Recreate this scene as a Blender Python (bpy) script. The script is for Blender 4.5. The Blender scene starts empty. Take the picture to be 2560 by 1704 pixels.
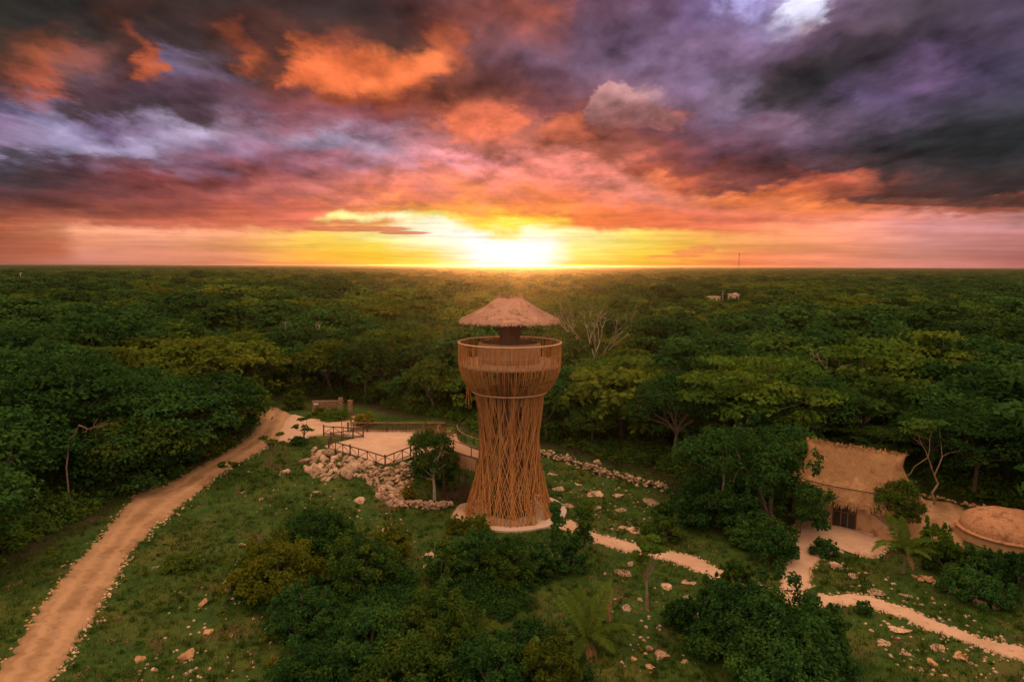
import bpy, math, random
import numpy as np
from mathutils import Vector, Matrix, noise as mnoise

# ------------------------------------------------------------------ scene, camera
SC = bpy.context.scene
COL = SC.collection
SC.render.engine = 'CYCLES'
PITCH = math.radians(6.3); FPX = 1707.0; CAMH = 22.0; ROLL = math.radians(0.22)
cam_data = bpy.data.cameras.new('camera')
cam_data.sensor_width = 36.0
cam_data.lens = 36.0 * FPX / 2560.0
cam_data.clip_start = 0.5
cam_data.clip_end = 60000.0
camera = bpy.data.objects.new('camera', cam_data)
COL.objects.link(camera)
_r = Vector((math.cos(ROLL), -math.sin(ROLL) * math.sin(PITCH), math.sin(ROLL) * math.cos(PITCH)))
_f = Vector((0, math.cos(PITCH), -math.sin(PITCH)))
_r = (_r - _f * _r.dot(_f)).normalized()
_u = _r.cross(_f)
camera.matrix_world = Matrix(((_r.x, _u.x, -_f.x, 0), (_r.y, _u.y, -_f.y, 0), (_r.z, _u.z, -_f.z, CAMH), (0, 0, 0, 1)))
SC.camera = camera
SC.view_settings.view_transform = 'Standard'
SC.view_settings.look = 'None'
SC.view_settings.exposure = 0.0
SC.view_settings.gamma = 1.0
SC.view_settings.use_curve_mapping = False
SC.cycles.use_denoising = True
try:
    SC.cycles.denoiser = 'OPENIMAGEDENOISE'
    SC.cycles.denoising_input_passes = 'RGB_ALBEDO_NORMAL'
    SC.cycles.denoising_prefilter = 'ACCURATE'
except Exception:
    pass
SC.cycles.max_bounces = 6
SC.cycles.diffuse_bounces = 3
SC.cycles.glossy_bounces = 2
SC.cycles.transmission_bounces = 4
SC.cycles.volume_bounces = 0
SC.cycles.transparent_max_bounces = 8
SC.cycles.caustics_reflective = False
SC.cycles.caustics_refractive = False

def lin(c):
    o = []
    for v in c[:3]:
        v = v / 255.0
        o.append(v / 12.92 if v <= 0.04045 else ((v + 0.055) / 1.055) ** 2.4)
    return o

def ray(px, py):
    a = (px - 1280) / FPX; b = -(py - 852) / FPX
    d = _f + _r * a + _u * b
    return d

# ------------------------------------------------------------------ world: sunset sky
SUN_EL = math.radians(1.1); SUN_AZ = math.radians(-0.25)
OVERHEAD = (1.95, 1.20, 0.76)       # warm cloud deck above, made brighter than the clouds in view to light the ground
DUSK = (0.62, 0.44, 0.42)           # duller sky low down away from the sunset
world = bpy.data.worlds.new('World'); SC.world = world; world.use_nodes = True
wt = world.node_tree
for n in list(wt.nodes): wt.nodes.remove(n)

class G:
    """tiny helper that strings shader nodes together"""
    def __init__(s, nt): s.nt = nt; s.N = nt.nodes; s.L = nt.links
    def new(s, t, **kw):
        n = s.N.new(t)
        for k, v in kw.items(): setattr(n, k, v)
        return n
    def put(s, sock, v):
        if hasattr(v, 'is_output'): s.L.new(v, sock)
        elif v is not None: sock.default_value = v
    def m(s, op, a, b=None, c=None, clamp=False):
        n = s.new('ShaderNodeMath', operation=op, use_clamp=clamp)
        s.put(n.inputs[0], a)
        if b is not None: s.put(n.inputs[1], b)
        if c is not None: s.put(n.inputs[2], c)
        return n.outputs[0]
    def add(s, a, b): return s.m('ADD', a, b)
    def sub(s, a, b): return s.m('SUBTRACT', a, b)
    def mul(s, a, b): return s.m('MULTIPLY', a, b)
    def rng(s, v, a, b, c=0.0, d=1.0, smooth=False):
        n = s.new('ShaderNodeMapRange', interpolation_type='SMOOTHSTEP' if smooth else 'LINEAR')
        n.clamp = True
        s.put(n.inputs[0], v); n.inputs[1].default_value = a; n.inputs[2].default_value = b
        n.inputs[3].default_value = c; n.inputs[4].default_value = d
        return n.outputs[0]
    def xyz(s, x, y, z):
        n = s.new('ShaderNodeCombineXYZ')
        s.put(n.inputs[0], x); s.put(n.inputs[1], y); s.put(n.inputs[2], z)
        return n.outputs[0]
    def sep(s, v):
        n = s.new('ShaderNodeSeparateXYZ'); s.put(n.inputs[0], v); return n.outputs
    def noise(s, vec, scale, detail=4.0, rough=0.5, dist=0.0, lac=2.0, typ=None):
        n = s.new('ShaderNodeTexNoise')
        if typ: n.noise_type = typ
        s.put(n.inputs['Vector'], vec); n.inputs['Scale'].default_value = scale
        n.inputs['Detail'].default_value = detail; n.inputs['Roughness'].default_value = rough
        n.inputs['Distortion'].default_value = dist; n.inputs['Lacunarity'].default_value = lac
        return n.outputs['Fac'], n.outputs['Color']
    def mix(s, f, a, b, blend='MIX'):
        n = s.new('ShaderNodeMix', data_type='RGBA', blend_type=blend)
        n.clamp_factor = True
        s.put(n.inputs[0], f)
        for sk, v in ((n.inputs[6], a), (n.inputs[7], b)):
            if hasattr(v, 'is_output'): s.L.new(v, sk)
            else: sk.default_value = (v[0], v[1], v[2], 1)
        return n.outputs[2]
    def ramp(s, f, stops, interp='LINEAR'):
        n = s.new('ShaderNodeValToRGB'); cr = n.color_ramp; cr.interpolation = interp
        while len(cr.elements) < len(stops): cr.elements.new(0.5)
        for i, (p, c) in enumerate(stops):
            cr.elements[i].position = i / 1000.0
        for i, (p, c) in reversed(list(enumerate(stops))):
            cr.elements[i].position = p
        for i, (p, c) in enumerate(stops):
            cr.elements[i].color = (c[0], c[1], c[2], 1)
        s.put(n.inputs[0], f)
        return n.outputs[0]
# rows of cloud colour: photo row -> (column, sRGB colour); turned into directions of the sky
SKY_ROWS = [
 (668, [(0,(165,95,72)),(200,(200,130,115)),(600,(210,130,100)),(800,(235,140,70)),(950,(250,185,50)),(1080,(255,205,62)),(1160,(255,236,150)),(1195,(255,250,235)),(1273,(246,250,255)),(1355,(255,250,240)),(1420,(255,215,80)),(1600,(255,185,60)),(1700,(255,160,75)),(1850,(250,135,90)),(2100,(235,140,112)),(2300,(215,135,120)),(2560,(185,112,105))]),
 (640, [(0,(165,95,72)),(150,(185,105,78)),(210,(212,138,116)),(600,(228,148,106)),(760,(255,185,75)),(950,(255,205,58)),(1080,(255,226,110)),(1150,(255,246,200)),(1190,(252,252,250)),(1273,(248,252,255)),(1370,(255,253,240)),(1440,(255,232,120)),(1600,(255,205,70)),(1700,(255,180,75)),(1850,(255,150,95)),(2100,(240,147,114)),(2300,(210,138,122)),(2560,(182,112,105))]),
 (610, [(0,(168,96,73)),(150,(192,112,82)),(200,(232,152,118)),(400,(236,158,128)),(600,(245,168,112)),(760,(255,205,92)),(950,(255,224,90)),(1060,(255,246,190)),(1150,(255,250,220)),(1190,(252,254,252)),(1273,(248,252,255)),(1370,(255,254,242)),(1430,(255,240,150)),(1600,(255,222,98)),(1700,(255,196,82)),(1850,(255,172,105)),(2100,(245,155,120)),(2300,(207,140,130)),(2560,(182,117,112))]),
 (588, [(0,(180,100,75)),(150,(205,130,95)),(200,(250,170,132)),(400,(250,170,135)),(600,(244,166,120)),(790,(255,210,100)),(950,(255,240,150)),(1070,(255,252,232)),(1210,(255,254,248)),(1260,(255,235,120)),(1310,(255,250,220)),(1400,(255,244,180)),(1600,(255,226,108)),(1750,(250,180,95)),(1900,(255,165,110)),(2100,(250,160,125)),(2300,(215,145,135)),(2560,(190,125,120))]),
 (560, [(0,(165,90,65)),(200,(180,105,80)),(400,(205,112,86)),(600,(218,118,88)),(760,(232,130,100)),(800,(225,140,95)),(950,(235,160,95)),(1020,(255,246,200)),(1130,(255,250,222)),(1190,(255,220,85)),(1330,(255,222,80)),(1420,(255,200,80)),(1450,(255,135,75)),(1700,(243,128,88)),(1900,(250,145,105)),(2100,(245,150,120)),(2300,(215,145,140)),(2560,(190,135,135))]),
 (540, [(0,(140,78,62)),(200,(150,84,70)),(400,(178,94,78)),(600,(205,106,84)),(780,(228,122,95)),(830,(255,225,135)),(1000,(255,244,190)),(1090,(255,232,120)),(1180,(255,200,75)),(1380,(255,190,70)),(1430,(255,135,75)),(1600,(250,128,84)),(1800,(228,120,92)),(1980,(235,130,98)),(2150,(238,140,108)),(2350,(212,142,135)),(2560,(178,118,110))]),
 (518, [(0,(120,70,62)),(200,(125,70,65)),(400,(150,80,72)),(600,(190,98,82)),(780,(222,118,95)),(900,(250,150,95)),(1050,(255,170,85)),(1200,(252,160,80)),(1330,(255,150,80)),(1500,(255,135,85)),(1700,(222,125,102)),(1880,(228,125,92)),(2000,(252,142,85)),(2150,(232,125,80)),(2250,(185,100,75)),(2350,(170,98,82)),(2560,(150,85,68))]),
 (490, [(0,(95,62,65)),(200,(110,65,68)),(400,(135,72,72)),(600,(175,95,85)),(800,(190,110,100)),(1000,(235,130,100)),(1200,(255,150,100)),(1400,(250,135,95)),(1600,(215,130,115)),(1760,(228,130,95)),(1850,(248,138,82)),(1960,(225,115,72)),(2050,(170,88,66)),(2150,(130,72,62)),(2300,(85,55,55)),(2560,(62,50,52))]),
 (450, [(0,(78,62,68)),(200,(95,65,72)),(400,(135,70,72)),(600,(150,80,80)),(800,(160,95,100)),(1000,(215,125,110)),(1200,(250,145,125)),(1400,(245,140,125)),(1560,(222,135,118)),(1650,(240,130,88)),(1720,(200,100,70)),(1800,(130,70,65)),(1950,(110,62,62)),(2030,(205,102,75)),(2130,(190,98,75)),(2220,(105,66,63)),(2350,(70,55,57)),(2560,(50,47,50))]),
 (410, [(0,(75,68,80)),(200,(115,85,100)),(400,(145,105,125)),(600,(140,95,115)),(800,(155,100,115)),(1000,(205,140,150)),(1150,(255,160,165)),(1300,(235,140,130)),(1450,(215,125,110)),(1600,(190,95,75)),(1680,(150,80,70)),(1750,(140,75,70)),(1900,(100,60,68)),(2100,(85,60,65)),(2300,(60,52,56)),(2560,(48,46,50))]),
 (370, [(0,(145,125,155)),(150,(150,140,170)),(350,(165,150,180)),(500,(135,105,130)),(700,(155,120,140)),(830,(165,150,175)),(950,(175,140,160)),(1080,(185,115,115)),(1250,(190,110,95)),(1400,(175,95,75)),(1550,(150,85,75)),(1700,(130,70,70)),(1850,(100,65,80)),(2000,(95,70,85)),(2150,(75,62,70)),(2350,(50,50,54)),(2560,(45,46,50))]),
 (325, [(0,(140,115,150)),(100,(160,150,185)),(250,(125,100,135)),(450,(165,150,175)),(600,(145,115,135)),(800,(150,95,105)),(950,(155,115,135)),(1080,(165,105,105)),(1130,(225,118,85)),(1230,(215,115,88)),(1300,(165,95,88)),(1370,(220,120,88)),(1430,(215,115,85)),(1490,(165,90,75)),(1600,(125,75,80)),(1800,(110,75,90)),(1950,(115,90,110)),(2100,(100,80,100)),(2250,(60,57,65)),(2400,(48,48,53)),(2560,(46,48,52))]),
 (285, [(0,(90,80,105)),(70,(140,130,165)),(130,(120,108,135)),(200,(80,62,68)),(400,(80,62,72)),(600,(110,80,95)),(750,(140,80,85)),(900,(140,80,85)),(1080,(150,80,70)),(1140,(205,105,78)),(1260,(195,100,75)),(1330,(130,75,80)),(1450,(140,80,75)),(1520,(185,115,110)),(1600,(175,112,115)),(1690,(205,120,108)),(1740,(115,82,100)),(1850,(120,100,125)),(1950,(70,58,65)),(2100,(85,70,90)),(2220,(95,80,105)),(2350,(65,60,72)),(2560,(55,55,62))]),
 (240, [(0,(85,65,78)),(60,(150,85,72)),(130,(190,98,75)),(180,(90,65,72)),(400,(95,70,85)),(550,(105,75,90)),(700,(110,65,65)),(820,(160,80,55)),(950,(165,80,58)),(1100,(130,70,58)),(1250,(115,65,60)),(1400,(115,70,75)),(1480,(125,85,95)),(1520,(165,122,130)),(1600,(180,138,145)),(1650,(140,105,125)),(1720,(115,88,110)),(1850,(130,110,135)),(1930,(70,60,68)),(1980,(55,50,55)),(2080,(58,52,60)),(2180,(105,85,120)),(2300,(80,68,90)),(2450,(70,65,80)),(2560,(70,65,80))]),
 (195, [(0,(105,62,55)),(120,(178,92,70)),(170,(130,85,80)),(230,(105,78,88)),(310,(100,60,60)),(350,(205,104,68)),(385,(190,98,66)),(410,(110,95,120)),(520,(115,95,115)),(620,(85,58,58)),(680,(120,65,52)),(730,(225,112,68)),(900,(235,122,72)),(1030,(230,118,70)),(1110,(125,70,58)),(1250,(110,65,65)),(1400,(115,78,92)),(1500,(130,98,118)),(1700,(125,100,130)),(1800,(130,110,140)),(1930,(85,70,80)),(2000,(58,52,57)),(2080,(52,50,54)),(2200,(85,70,95)),(2300,(110,85,120)),(2400,(80,68,92)),(2560,(72,66,85))]),
 (145, [(0,(90,55,45)),(100,(150,80,55)),(180,(130,80,75)),(240,(85,58,55)),(290,(75,50,48)),(330,(185,92,60)),(360,(170,88,62)),(390,(120,105,135)),(480,(100,82,95)),(560,(70,52,52)),(610,(165,82,52)),(660,(100,60,50)),(700,(85,55,48)),(760,(220,110,65)),(870,(205,102,62)),(950,(225,116,68)),(1060,(232,125,76)),(1130,(180,95,68)),(1190,(110,72,75)),(1300,(115,80,92)),(1400,(120,90,110)),(1600,(135,110,140)),(1800,(125,100,130)),(1900,(115,90,115)),(1970,(80,65,75)),(2100,(58,52,57)),(2250,(75,62,80)),(2350,(115,90,125)),(2450,(85,72,100)),(2560,(75,68,88))]),
 (92, [(0,(65,50,42)),(100,(95,58,45)),(180,(52,47,45)),(260,(75,50,44)),(300,(130,68,50)),(330,(75,55,58)),(450,(62,50,50)),(530,(85,52,45)),(570,(140,70,46)),(620,(75,48,45)),(720,(90,55,48)),(750,(190,95,58)),(810,(130,68,50)),(870,(85,54,48)),(980,(76,52,48)),(1060,(110,64,54)),(1100,(195,100,68)),(1160,(160,85,66)),(1210,(110,70,75)),(1300,(155,88,80)),(1370,(130,82,88)),(1420,(115,85,105)),(1600,(125,100,130)),(1750,(125,100,130)),(1880,(135,110,140)),(1980,(110,85,110)),(2100,(75,62,72)),(2300,(70,60,70)),(2450,(82,68,88)),(2560,(85,72,95))]),
 (45, [(0,(55,48,42)),(150,(48,46,45)),(250,(80,50,42)),(330,(62,48,45)),(480,(68,50,48)),(600,(75,48,42)),(740,(90,55,50)),(850,(65,48,46)),(1000,(75,50,48)),(1100,(120,68,62)),(1250,(140,80,75)),(1380,(170,94,80)),(1430,(110,75,90)),(1600,(115,90,115)),(1750,(120,95,130)),(1880,(150,130,170)),(1930,(190,175,205)),(1960,(185,160,175)),(2000,(125,98,122)),(2150,(95,78,92)),(2350,(80,68,82)),(2560,(85,72,95))]),
 (8, [(0,(50,46,42)),(150,(48,46,44)),(300,(75,50,45)),(450,(60,48,46)),(700,(65,48,46)),(900,(58,46,46)),(1050,(85,55,55)),(1200,(130,78,75)),(1350,(150,85,80)),(1450,(105,75,95)),(1650,(100,75,100)),(1800,(120,100,140)),(1855,(185,175,230)),(1890,(150,130,175)),(1930,(235,232,255)),(2010,(228,226,252)),(2035,(125,100,125)),(2150,(90,75,90)),(2350,(80,68,80)),(2560,(80,68,90))]),
]

def sky_st(px, py):
    d = ray(px, py)
    s = math.atan2(d.x, d.y)
    t = d.z / math.hypot(d.x, d.y) / math.cos(max(-0.7, min(0.7, s)))
    return s, t

def build_sky():
    g = G(wt)
    co = g.new('ShaderNodeTexCoord').outputs['Generated']
    x, y, z = g.sep(co)
    s0 = g.m('ARCTAN2', x, y)
    hyp = g.m('SQRT', g.add(g.add(g.mul(x, x), g.mul(y, y)), 1e-6))
    cs = g.m('COSINE', g.m('MINIMUM', g.m('MAXIMUM', s0, -0.7), 0.7))
    t0 = g.m('DIVIDE', g.m('DIVIDE', z, hyp), cs)
    # cloud space: finer in height towards the horizon so that far clouds stretch into streaks
    tw = g.m('LOGARITHM', g.add(g.m('MAXIMUM', t0, 0.0), 0.10), math.e)
    cv = g.xyz(g.mul(s0, 1.0), g.mul(tw, 0.55), g.mul(z, 0.2))
    zz = g.add(g.m('MAXIMUM', z, 0.0), 0.20)
    pv = g.xyz(g.m('DIVIDE', x, zz), g.mul(g.m('DIVIDE', y, zz), 0.66), 0.0)      # flat cloud deck seen in perspective
    _, big = g.noise(pv, 1.3, 3.0, 0.5)
    _, mid = g.noise(pv, 3.4, 10.0, 0.60, 0.25)
    bx, by, _z = g.sep(big)
    mx, my, _z = g.sep(mid)
    amp = g.rng(t0, 0.0, 0.16, 0.12, 1.0, True)
    _, fin = g.noise(pv, 12.0, 9.0, 0.68, 0.25)
    fx, fy, _z = g.sep(fin)
    mx = g.rng(mx, 0.30, 0.70, 0, 1, True); my = g.rng(my, 0.30, 0.70, 0, 1, True)      # plateaus: crisp cloud edges
    ws = g.add(g.add(g.mul(g.sub(bx, 0.5), 0.05), g.mul(g.sub(mx, 0.5), 0.055)), g.mul(g.sub(fx, 0.5), 0.058))
    wv = g.add(g.add(g.mul(g.sub(by, 0.5), 0.03), g.mul(g.sub(my, 0.5), 0.034)), g.mul(g.sub(fy, 0.5), 0.036))
    s = g.add(s0, g.mul(ws, amp))
    t = g.add(t0, g.mul(wv, amp))
    S0, S1 = -0.78, 0.78
    sf = g.rng(s, S0, S1)
    col = None; prev = None
    for py, stops in SKY_ROWS:
        pts = []
        for px, c in stops:
            a, _t = sky_st(px, py)
            pts.append(((a - S0) / (S1 - S0), lin(c)))
        rc = g.ramp(sf, pts, 'LINEAR')
        tt = sky_st(1280, py)[1]
        if col is None: col = rc
        else: col = g.mix(g.rng(t, prev, tt, 0, 1, True), col, rc)
        prev = tt
    f3, _ = g.noise(pv, 16.0, 8.0, 0.68, 0.4)
    # billows: light and dark lumps inside the clouds
    f1, _ = g.noise(pv, 5.5, 9.0, 0.6, 0.3)
    f2, _ = g.noise(pv, 1.9, 5.0, 0.55, 0.3)
    bil = g.add(g.rng(f3, 0.3, 0.7, -0.08, 0.09), g.add(g.rng(f1, 0.25, 0.75, -0.20, 0.22), g.rng(f2, 0.3, 0.7, -0.18, 0.18)))
    # relief: the side of each billow that faces the sun is lighter
    def shifted(dv):
        q = g.new('ShaderNodeVectorMath', operation='ADD'); g.put(q.inputs[0], pv); q.inputs[1].default_value = (0.0, dv, 0.0); return q.outputs[0]
    ea = g.sub(g.noise(shifted(0.05), 3.2, 8.0, 0.52, 0.2)[0], g.noise(shifted(-0.05), 3.2, 8.0, 0.52, 0.2)[0])
    eb = g.sub(g.noise(shifted(0.02), 9.0, 6.0, 0.55, 0.2)[0], g.noise(shifted(-0.02), 9.0, 6.0, 0.55, 0.2)[0])
    bil = g.add(bil, g.m('MAXIMUM', g.m('MINIMUM', g.add(g.mul(ea, -2.2), g.mul(eb, -0.9)), 0.75), -0.5))
    bil = g.mul(bil, g.rng(t0, 0.02, 0.16, 0.12, 1.0, True))
    col = g.mix(1.0, col, g.xyz(g.add(bil, 1.0), g.add(bil, 1.0), g.add(bil, 1.0)), 'MULTIPLY')
    # thin streaks in the low sky
    sv = g.xyz(g.mul(s0, 1.3), g.mul(t0, 26.0), 0.0)
    st, _ = g.noise(sv, 2.2, 5.0, 0.6, 0.4)
    sa = g.mul(g.rng(st, 0.36, 0.64, -0.22, 0.18), g.rng(t0, 0.17, 0.05, 0.0, 1.0, True))
    col = g.mix(1.0, col, g.xyz(g.add(sa, 1.0), g.add(sa, 1.0), g.add(g.mul(sa, 1.2), 1.0)), 'MULTIPLY')
    # single heaped clouds: unions of rounded lobes with a crisp, crumbled upper edge and a soft foot
    lob, _ = g.noise(cv, 26.0, 8.0, 0.62, 0.3)
    lob2, _ = g.noise(cv, 60.0, 6.0, 0.65, 0.3)
    def heap(lobes, top, bot, ya, yb, rough=.55, soft=.16, op=1.0, foot=None):
        fld = None
        for px, py, rx, ry in lobes:
            c = sky_st(px, py); e = sky_st(px + rx, py); h = sky_st(px, py - ry)
            a = g.mul(g.sub(s0, c[0]), 1 / abs(e[0] - c[0])); b = g.mul(g.sub(t0, c[1]), 1 / abs(h[1] - c[1]))
            v = g.sub(1.0, g.m('SQRT', g.add(g.mul(a, a), g.mul(b, b))))
            fld = v if fld is None else g.m('SMOOTH_MAX', fld, v, 0.15)
        fld = g.add(fld, g.add(g.mul(g.sub(lob, .5), rough * 2.2), g.mul(g.sub(lob2, .5), rough)))
        mk = g.mul(g.rng(fld, 0.02, soft, 0, op, True), 1.0)
        ta = sky_st(1280, ya)[1]; tb = sky_st(1280, yb)[1]
        if foot: mk = g.mul(mk, g.rng(t0, sky_st(1280, foot[0])[1], sky_st(1280, foot[1])[1], 0, 1, True))
        f = g.add(g.rng(t0, ta, tb), g.mul(g.sub(lob, .5), 1.3))
        cc = g.mix(f, lin(top), lin(bot))
        lf = g.add(g.add(1.0, bil), g.mul(g.sub(lob2, .5), .5)); cc = g.mix(1.0, cc, g.xyz(lf, lf, lf), 'MULTIPLY')
        return mk, cc
    for hp in (
        ([(1545, 262, 75, 62), (1510, 285, 60, 42), (1600, 288, 70, 36), (1660, 302, 60, 22)], (192, 142, 140), (150, 100, 100), 215, 300, .42, .16, .85, (345, 290)),
        ([(1200, 282, 90, 48), (1260, 305, 80, 28), (1170, 330, 55, 40)], (150, 82, 62), (236, 122, 88), 245, 300, .75, .45, .55, (350, 318)),
        ([(1405, 328, 70, 36), (1440, 345, 60, 26)], (200, 105, 78), (228, 118, 84), 300, 350, .75, .45, .45, (368, 340)),
        ([(900, 572, 150, 9), (820, 572, 80, 7), (1010, 582, 80, 5)], (212, 128, 96), (215, 112, 78), 560, 585, .25, .3, .85, None),
        ([(1690, 640, 90, 4), (1760, 622, 40, 12), (1720, 630, 50, 8)], (235, 145, 92), (240, 140, 85), 610, 645, .35, .3, .75, None),
        ([(2480, 505, 330, 16), (2250, 500, 160, 14)], (72, 54, 54), (98, 62, 54), 480, 520, .25, .25, .75, None),
        ([(1280, 590, 26, 14), (1250, 583, 18, 12)], (255, 226, 110), (255, 240, 160), 575, 605, .3, .3, .7, None),
    ):
        mk, cc = heap(*hp); col = g.mix(mk, col, cc)
    # glare round the sinking sun
    ds = g.sub(s0, SUN_AZ); dt = g.sub(t0, 0.016)
    rr = g.add(g.mul(g.mul(ds, ds), 420.0), g.mul(g.mul(dt, dt), 1300.0))
    gl = g.m('EXPONENT', g.mul(rr, -1.0))
    col = g.mix(1.0, col, g.mix(gl, (0, 0, 0), (0.12, 0.10, 0.10)), 'ADD')
    # the deck overhead and behind: broken clouds, brightened overhead as added fill light
    ov = g.xyz(g.m('DIVIDE', x, g.add(g.m('ABSOLUTE', z), 0.25)), g.m('DIVIDE', y, g.add(g.m('ABSOLUTE', z), 0.25)), 0.0)
    of, _ = g.noise(ov, 1.1, 7.0, 0.55, 0.3)
    oc = g.ramp(of, [(0.25, [c * 0.72 for c in OVERHEAD]), (0.5, OVERHEAD), (0.75, [OVERHEAD[0] * 1.25, OVERHEAD[1] * 1.3, OVERHEAD[2] * 1.45])])
    up = g.m('MAXIMUM', g.rng(t0, 0.385, 0.68, 0, 1, True), g.rng(g.m('ABSOLUTE', s0), 0.80, 1.5, 0, 1, True))
    oc = g.mix(g.rng(z, 0.0, 0.75, 0, 1, True), g.mix(g.rng(of, .3, .7), [c * .85 for c in DUSK], [c * 1.15 for c in DUSK]), oc)
    gm = g.new('ShaderNodeGamma'); g.L.new(col, gm.inputs[0]); gm.inputs[1].default_value = 1.05
    col = g.mix(1.0, gm.outputs[0], (1.03, 1.03, 1.03), 'MULTIPLY')
    col = g.mix(up, col, oc)
    sky = g.new('ShaderNodeTexSky', sky_type='NISHITA')
    sky.sun_disc = False; sky.sun_elevation = SUN_EL; sky.sun_rotation = SUN_AZ
    b1 = g.new('ShaderNodeBackground'); g.L.new(sky.outputs[0], b1.inputs[0]); b1.inputs[1].default_value = 0.08
    b2 = g.new('ShaderNodeBackground'); g.L.new(col, b2.inputs[0]); b2.inputs[1].default_value = 1.0
    mx = g.new('ShaderNodeMixShader'); mx.inputs[0].default_value = 0.97
    g.L.new(b1.outputs[0], mx.inputs[1]); g.L.new(b2.outputs[0], mx.inputs[2])
    out = g.new('ShaderNodeOutputWorld'); g.L.new(mx.outputs[0], out.inputs[0])
build_sky()
world.cycles.sampling_method = 'MANUAL'
world.cycles.sample_map_resolution = 512

# ------------------------------------------------------------------ the setting sun
sun_data = bpy.data.lights.new('sun', 'SUN')
sun_data.energy = 2.4; sun_data.angle = math.radians(0.5); sun_data.color = (1.0, 0.36, 0.09)
sun = bpy.data.objects.new('sun', sun_data); COL.objects.link(sun)
_sd = Vector((math.sin(SUN_AZ) * math.cos(SUN_EL), math.cos(SUN_AZ) * math.cos(SUN_EL), math.sin(SUN_EL)))
sun.rotation_euler = _sd.to_track_quat('Z', 'Y').to_euler()
sun.location = _sd * 200
# ------------------------------------------------------------------ object helpers
def link(o, parent=None):
    COL.objects.link(o)
    if parent is not None: o.parent = parent
    return o

def tag(o, label=None, cat=None, group=None, kind=None):
    if label: o['label'] = label
    if cat: o['category'] = cat
    if group: o['group'] = group
    if kind: o['kind'] = kind
    return o

def empty(name, loc, label, cat, rz=0.0, group=None, kind=None):
    o = bpy.data.objects.new(name, None)
    o.empty_display_size = 0.3
    o.location = loc; o.rotation_euler = (0, 0, rz)
    link(o)
    return tag(o, label, cat, group, kind)

def mesh_from(name, V, F, mat, smooth=False, tint=None):
    """V (n,3) array, F list of tuples or (m,k) array"""
    me = bpy.data.meshes.new(name)
    V = np.asarray(V, dtype=np.float32)
    if isinstance(F, np.ndarray):
        m, k = F.shape
        me.vertices.add(len(V)); me.vertices.foreach_set('co', V.ravel())
        me.loops.add(m * k); me.loops.foreach_set('vertex_index', F.astype(np.int32).ravel())
        me.polygons.add(m)
        me.polygons.foreach_set('loop_start', np.arange(0, m * k, k, dtype=np.int32))
        me.update(calc_edges=True)
    else:
        me.from_pydata(V.tolist(), [], F)
        me.update()
    if tint is not None:
        at_ = me.attributes.new('tint', 'FLOAT_COLOR', 'POINT')
        T = np.ones((len(V), 4), np.float32); T[:, :tint.shape[1]] = tint
        at_.data.foreach_set('color', T.ravel())
    if mat: me.materials.append(mat)
    if smooth: me.polygons.foreach_set('use_smooth', np.ones(len(me.polygons), dtype=bool))
    return me

def obj(name, me, parent=None, loc=None):
    o = bpy.data.objects.new(name, me)
    link(o, parent)
    if loc is not None: o.location = loc
    return o

class MB:
    def __init__(s): s.v = []; s.f = []
    def add(s, V, F):
        b = len(s.v)
        s.v.extend([tuple(p) for p in V]); s.f.extend([tuple(i + b for i in q) for q in F])
    def box(s, c, d, ax=None):
        ax = ax or (Vector((1, 0, 0)), Vector((0, 1, 0)), Vector((0, 0, 1)))
        c = Vector(c); V = []
        for k in (-.5, .5):
            for j in (-.5, .5):
                for i in (-.5, .5):
                    V.append(c + ax[0] * d[0] * i + ax[1] * d[1] * j + ax[2] * d[2] * k)
        s.add(V, [(0, 2, 3, 1), (4, 5, 7, 6), (0, 1, 5, 4), (2, 6, 7, 3), (0, 4, 6, 2), (1, 3, 7, 5)])
    def tube(s, P, R, n=5, cap=True):
        P = [Vector(p) for p in P]
        if not hasattr(R, '__len__'): R = [R] * len(P)
        V = []; F = []
        for i, p in enumerate(P):
            d = (P[min(i + 1, len(P) - 1)] - P[max(i - 1, 0)])
            if d.length < 1e-6: d = Vector((0, 0, 1))
            d.normalize()
            a = d.cross(Vector((0, 0, 1)) if abs(d.z) < 0.9 else Vector((1, 0, 0))).normalized()
            b = d.cross(a)
            for k in range(n):
                t = 2 * math.pi * k / n
                V.append(p + (a * math.cos(t) + b * math.sin(t)) * R[i])
        for i in range(len(P) - 1):
            for k in range(n):
                F.append((i * n + k, i * n + (k + 1) % n, (i + 1) * n + (k + 1) % n, (i + 1) * n + k))
        if cap:
            F.append(tuple(range(n))[::-1]); F.append(tuple((len(P) - 1) * n + k for k in range(n)))
        s.add(V, F)
    def lathe(s, prof, n=48, c=(0, 0, 0), closed=False):
        V = []; F = []
        for r, z in prof:
            for k in range(n):
                t = 2 * math.pi * k / n
                V.append((c[0] + r * math.cos(t), c[1] + r * math.sin(t), c[2] + z))
        m = len(prof)
        for i in range(m if closed else m - 1):
            for k in range(n):
                j = (i + 1) % m
                F.append((i * n + k, i * n + (k + 1) % n, j * n + (k + 1) % n, j * n + k))
        s.add(V, F)
    def build(s, name, mat, parent=None, smooth=False, loc=None):
        return obj(name, mesh_from(name, np.array(s.v, dtype=np.float32).reshape(-1, 3), s.f, mat, smooth), parent, loc)

# ------------------------------------------------------------------ materials
def new_mat(name):
    m = bpy.data.materials.new(name); m.use_nodes = True
    nt = m.node_tree
    for n in list(nt.nodes): nt.nodes.remove(n)
    return m, G(nt)

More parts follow.
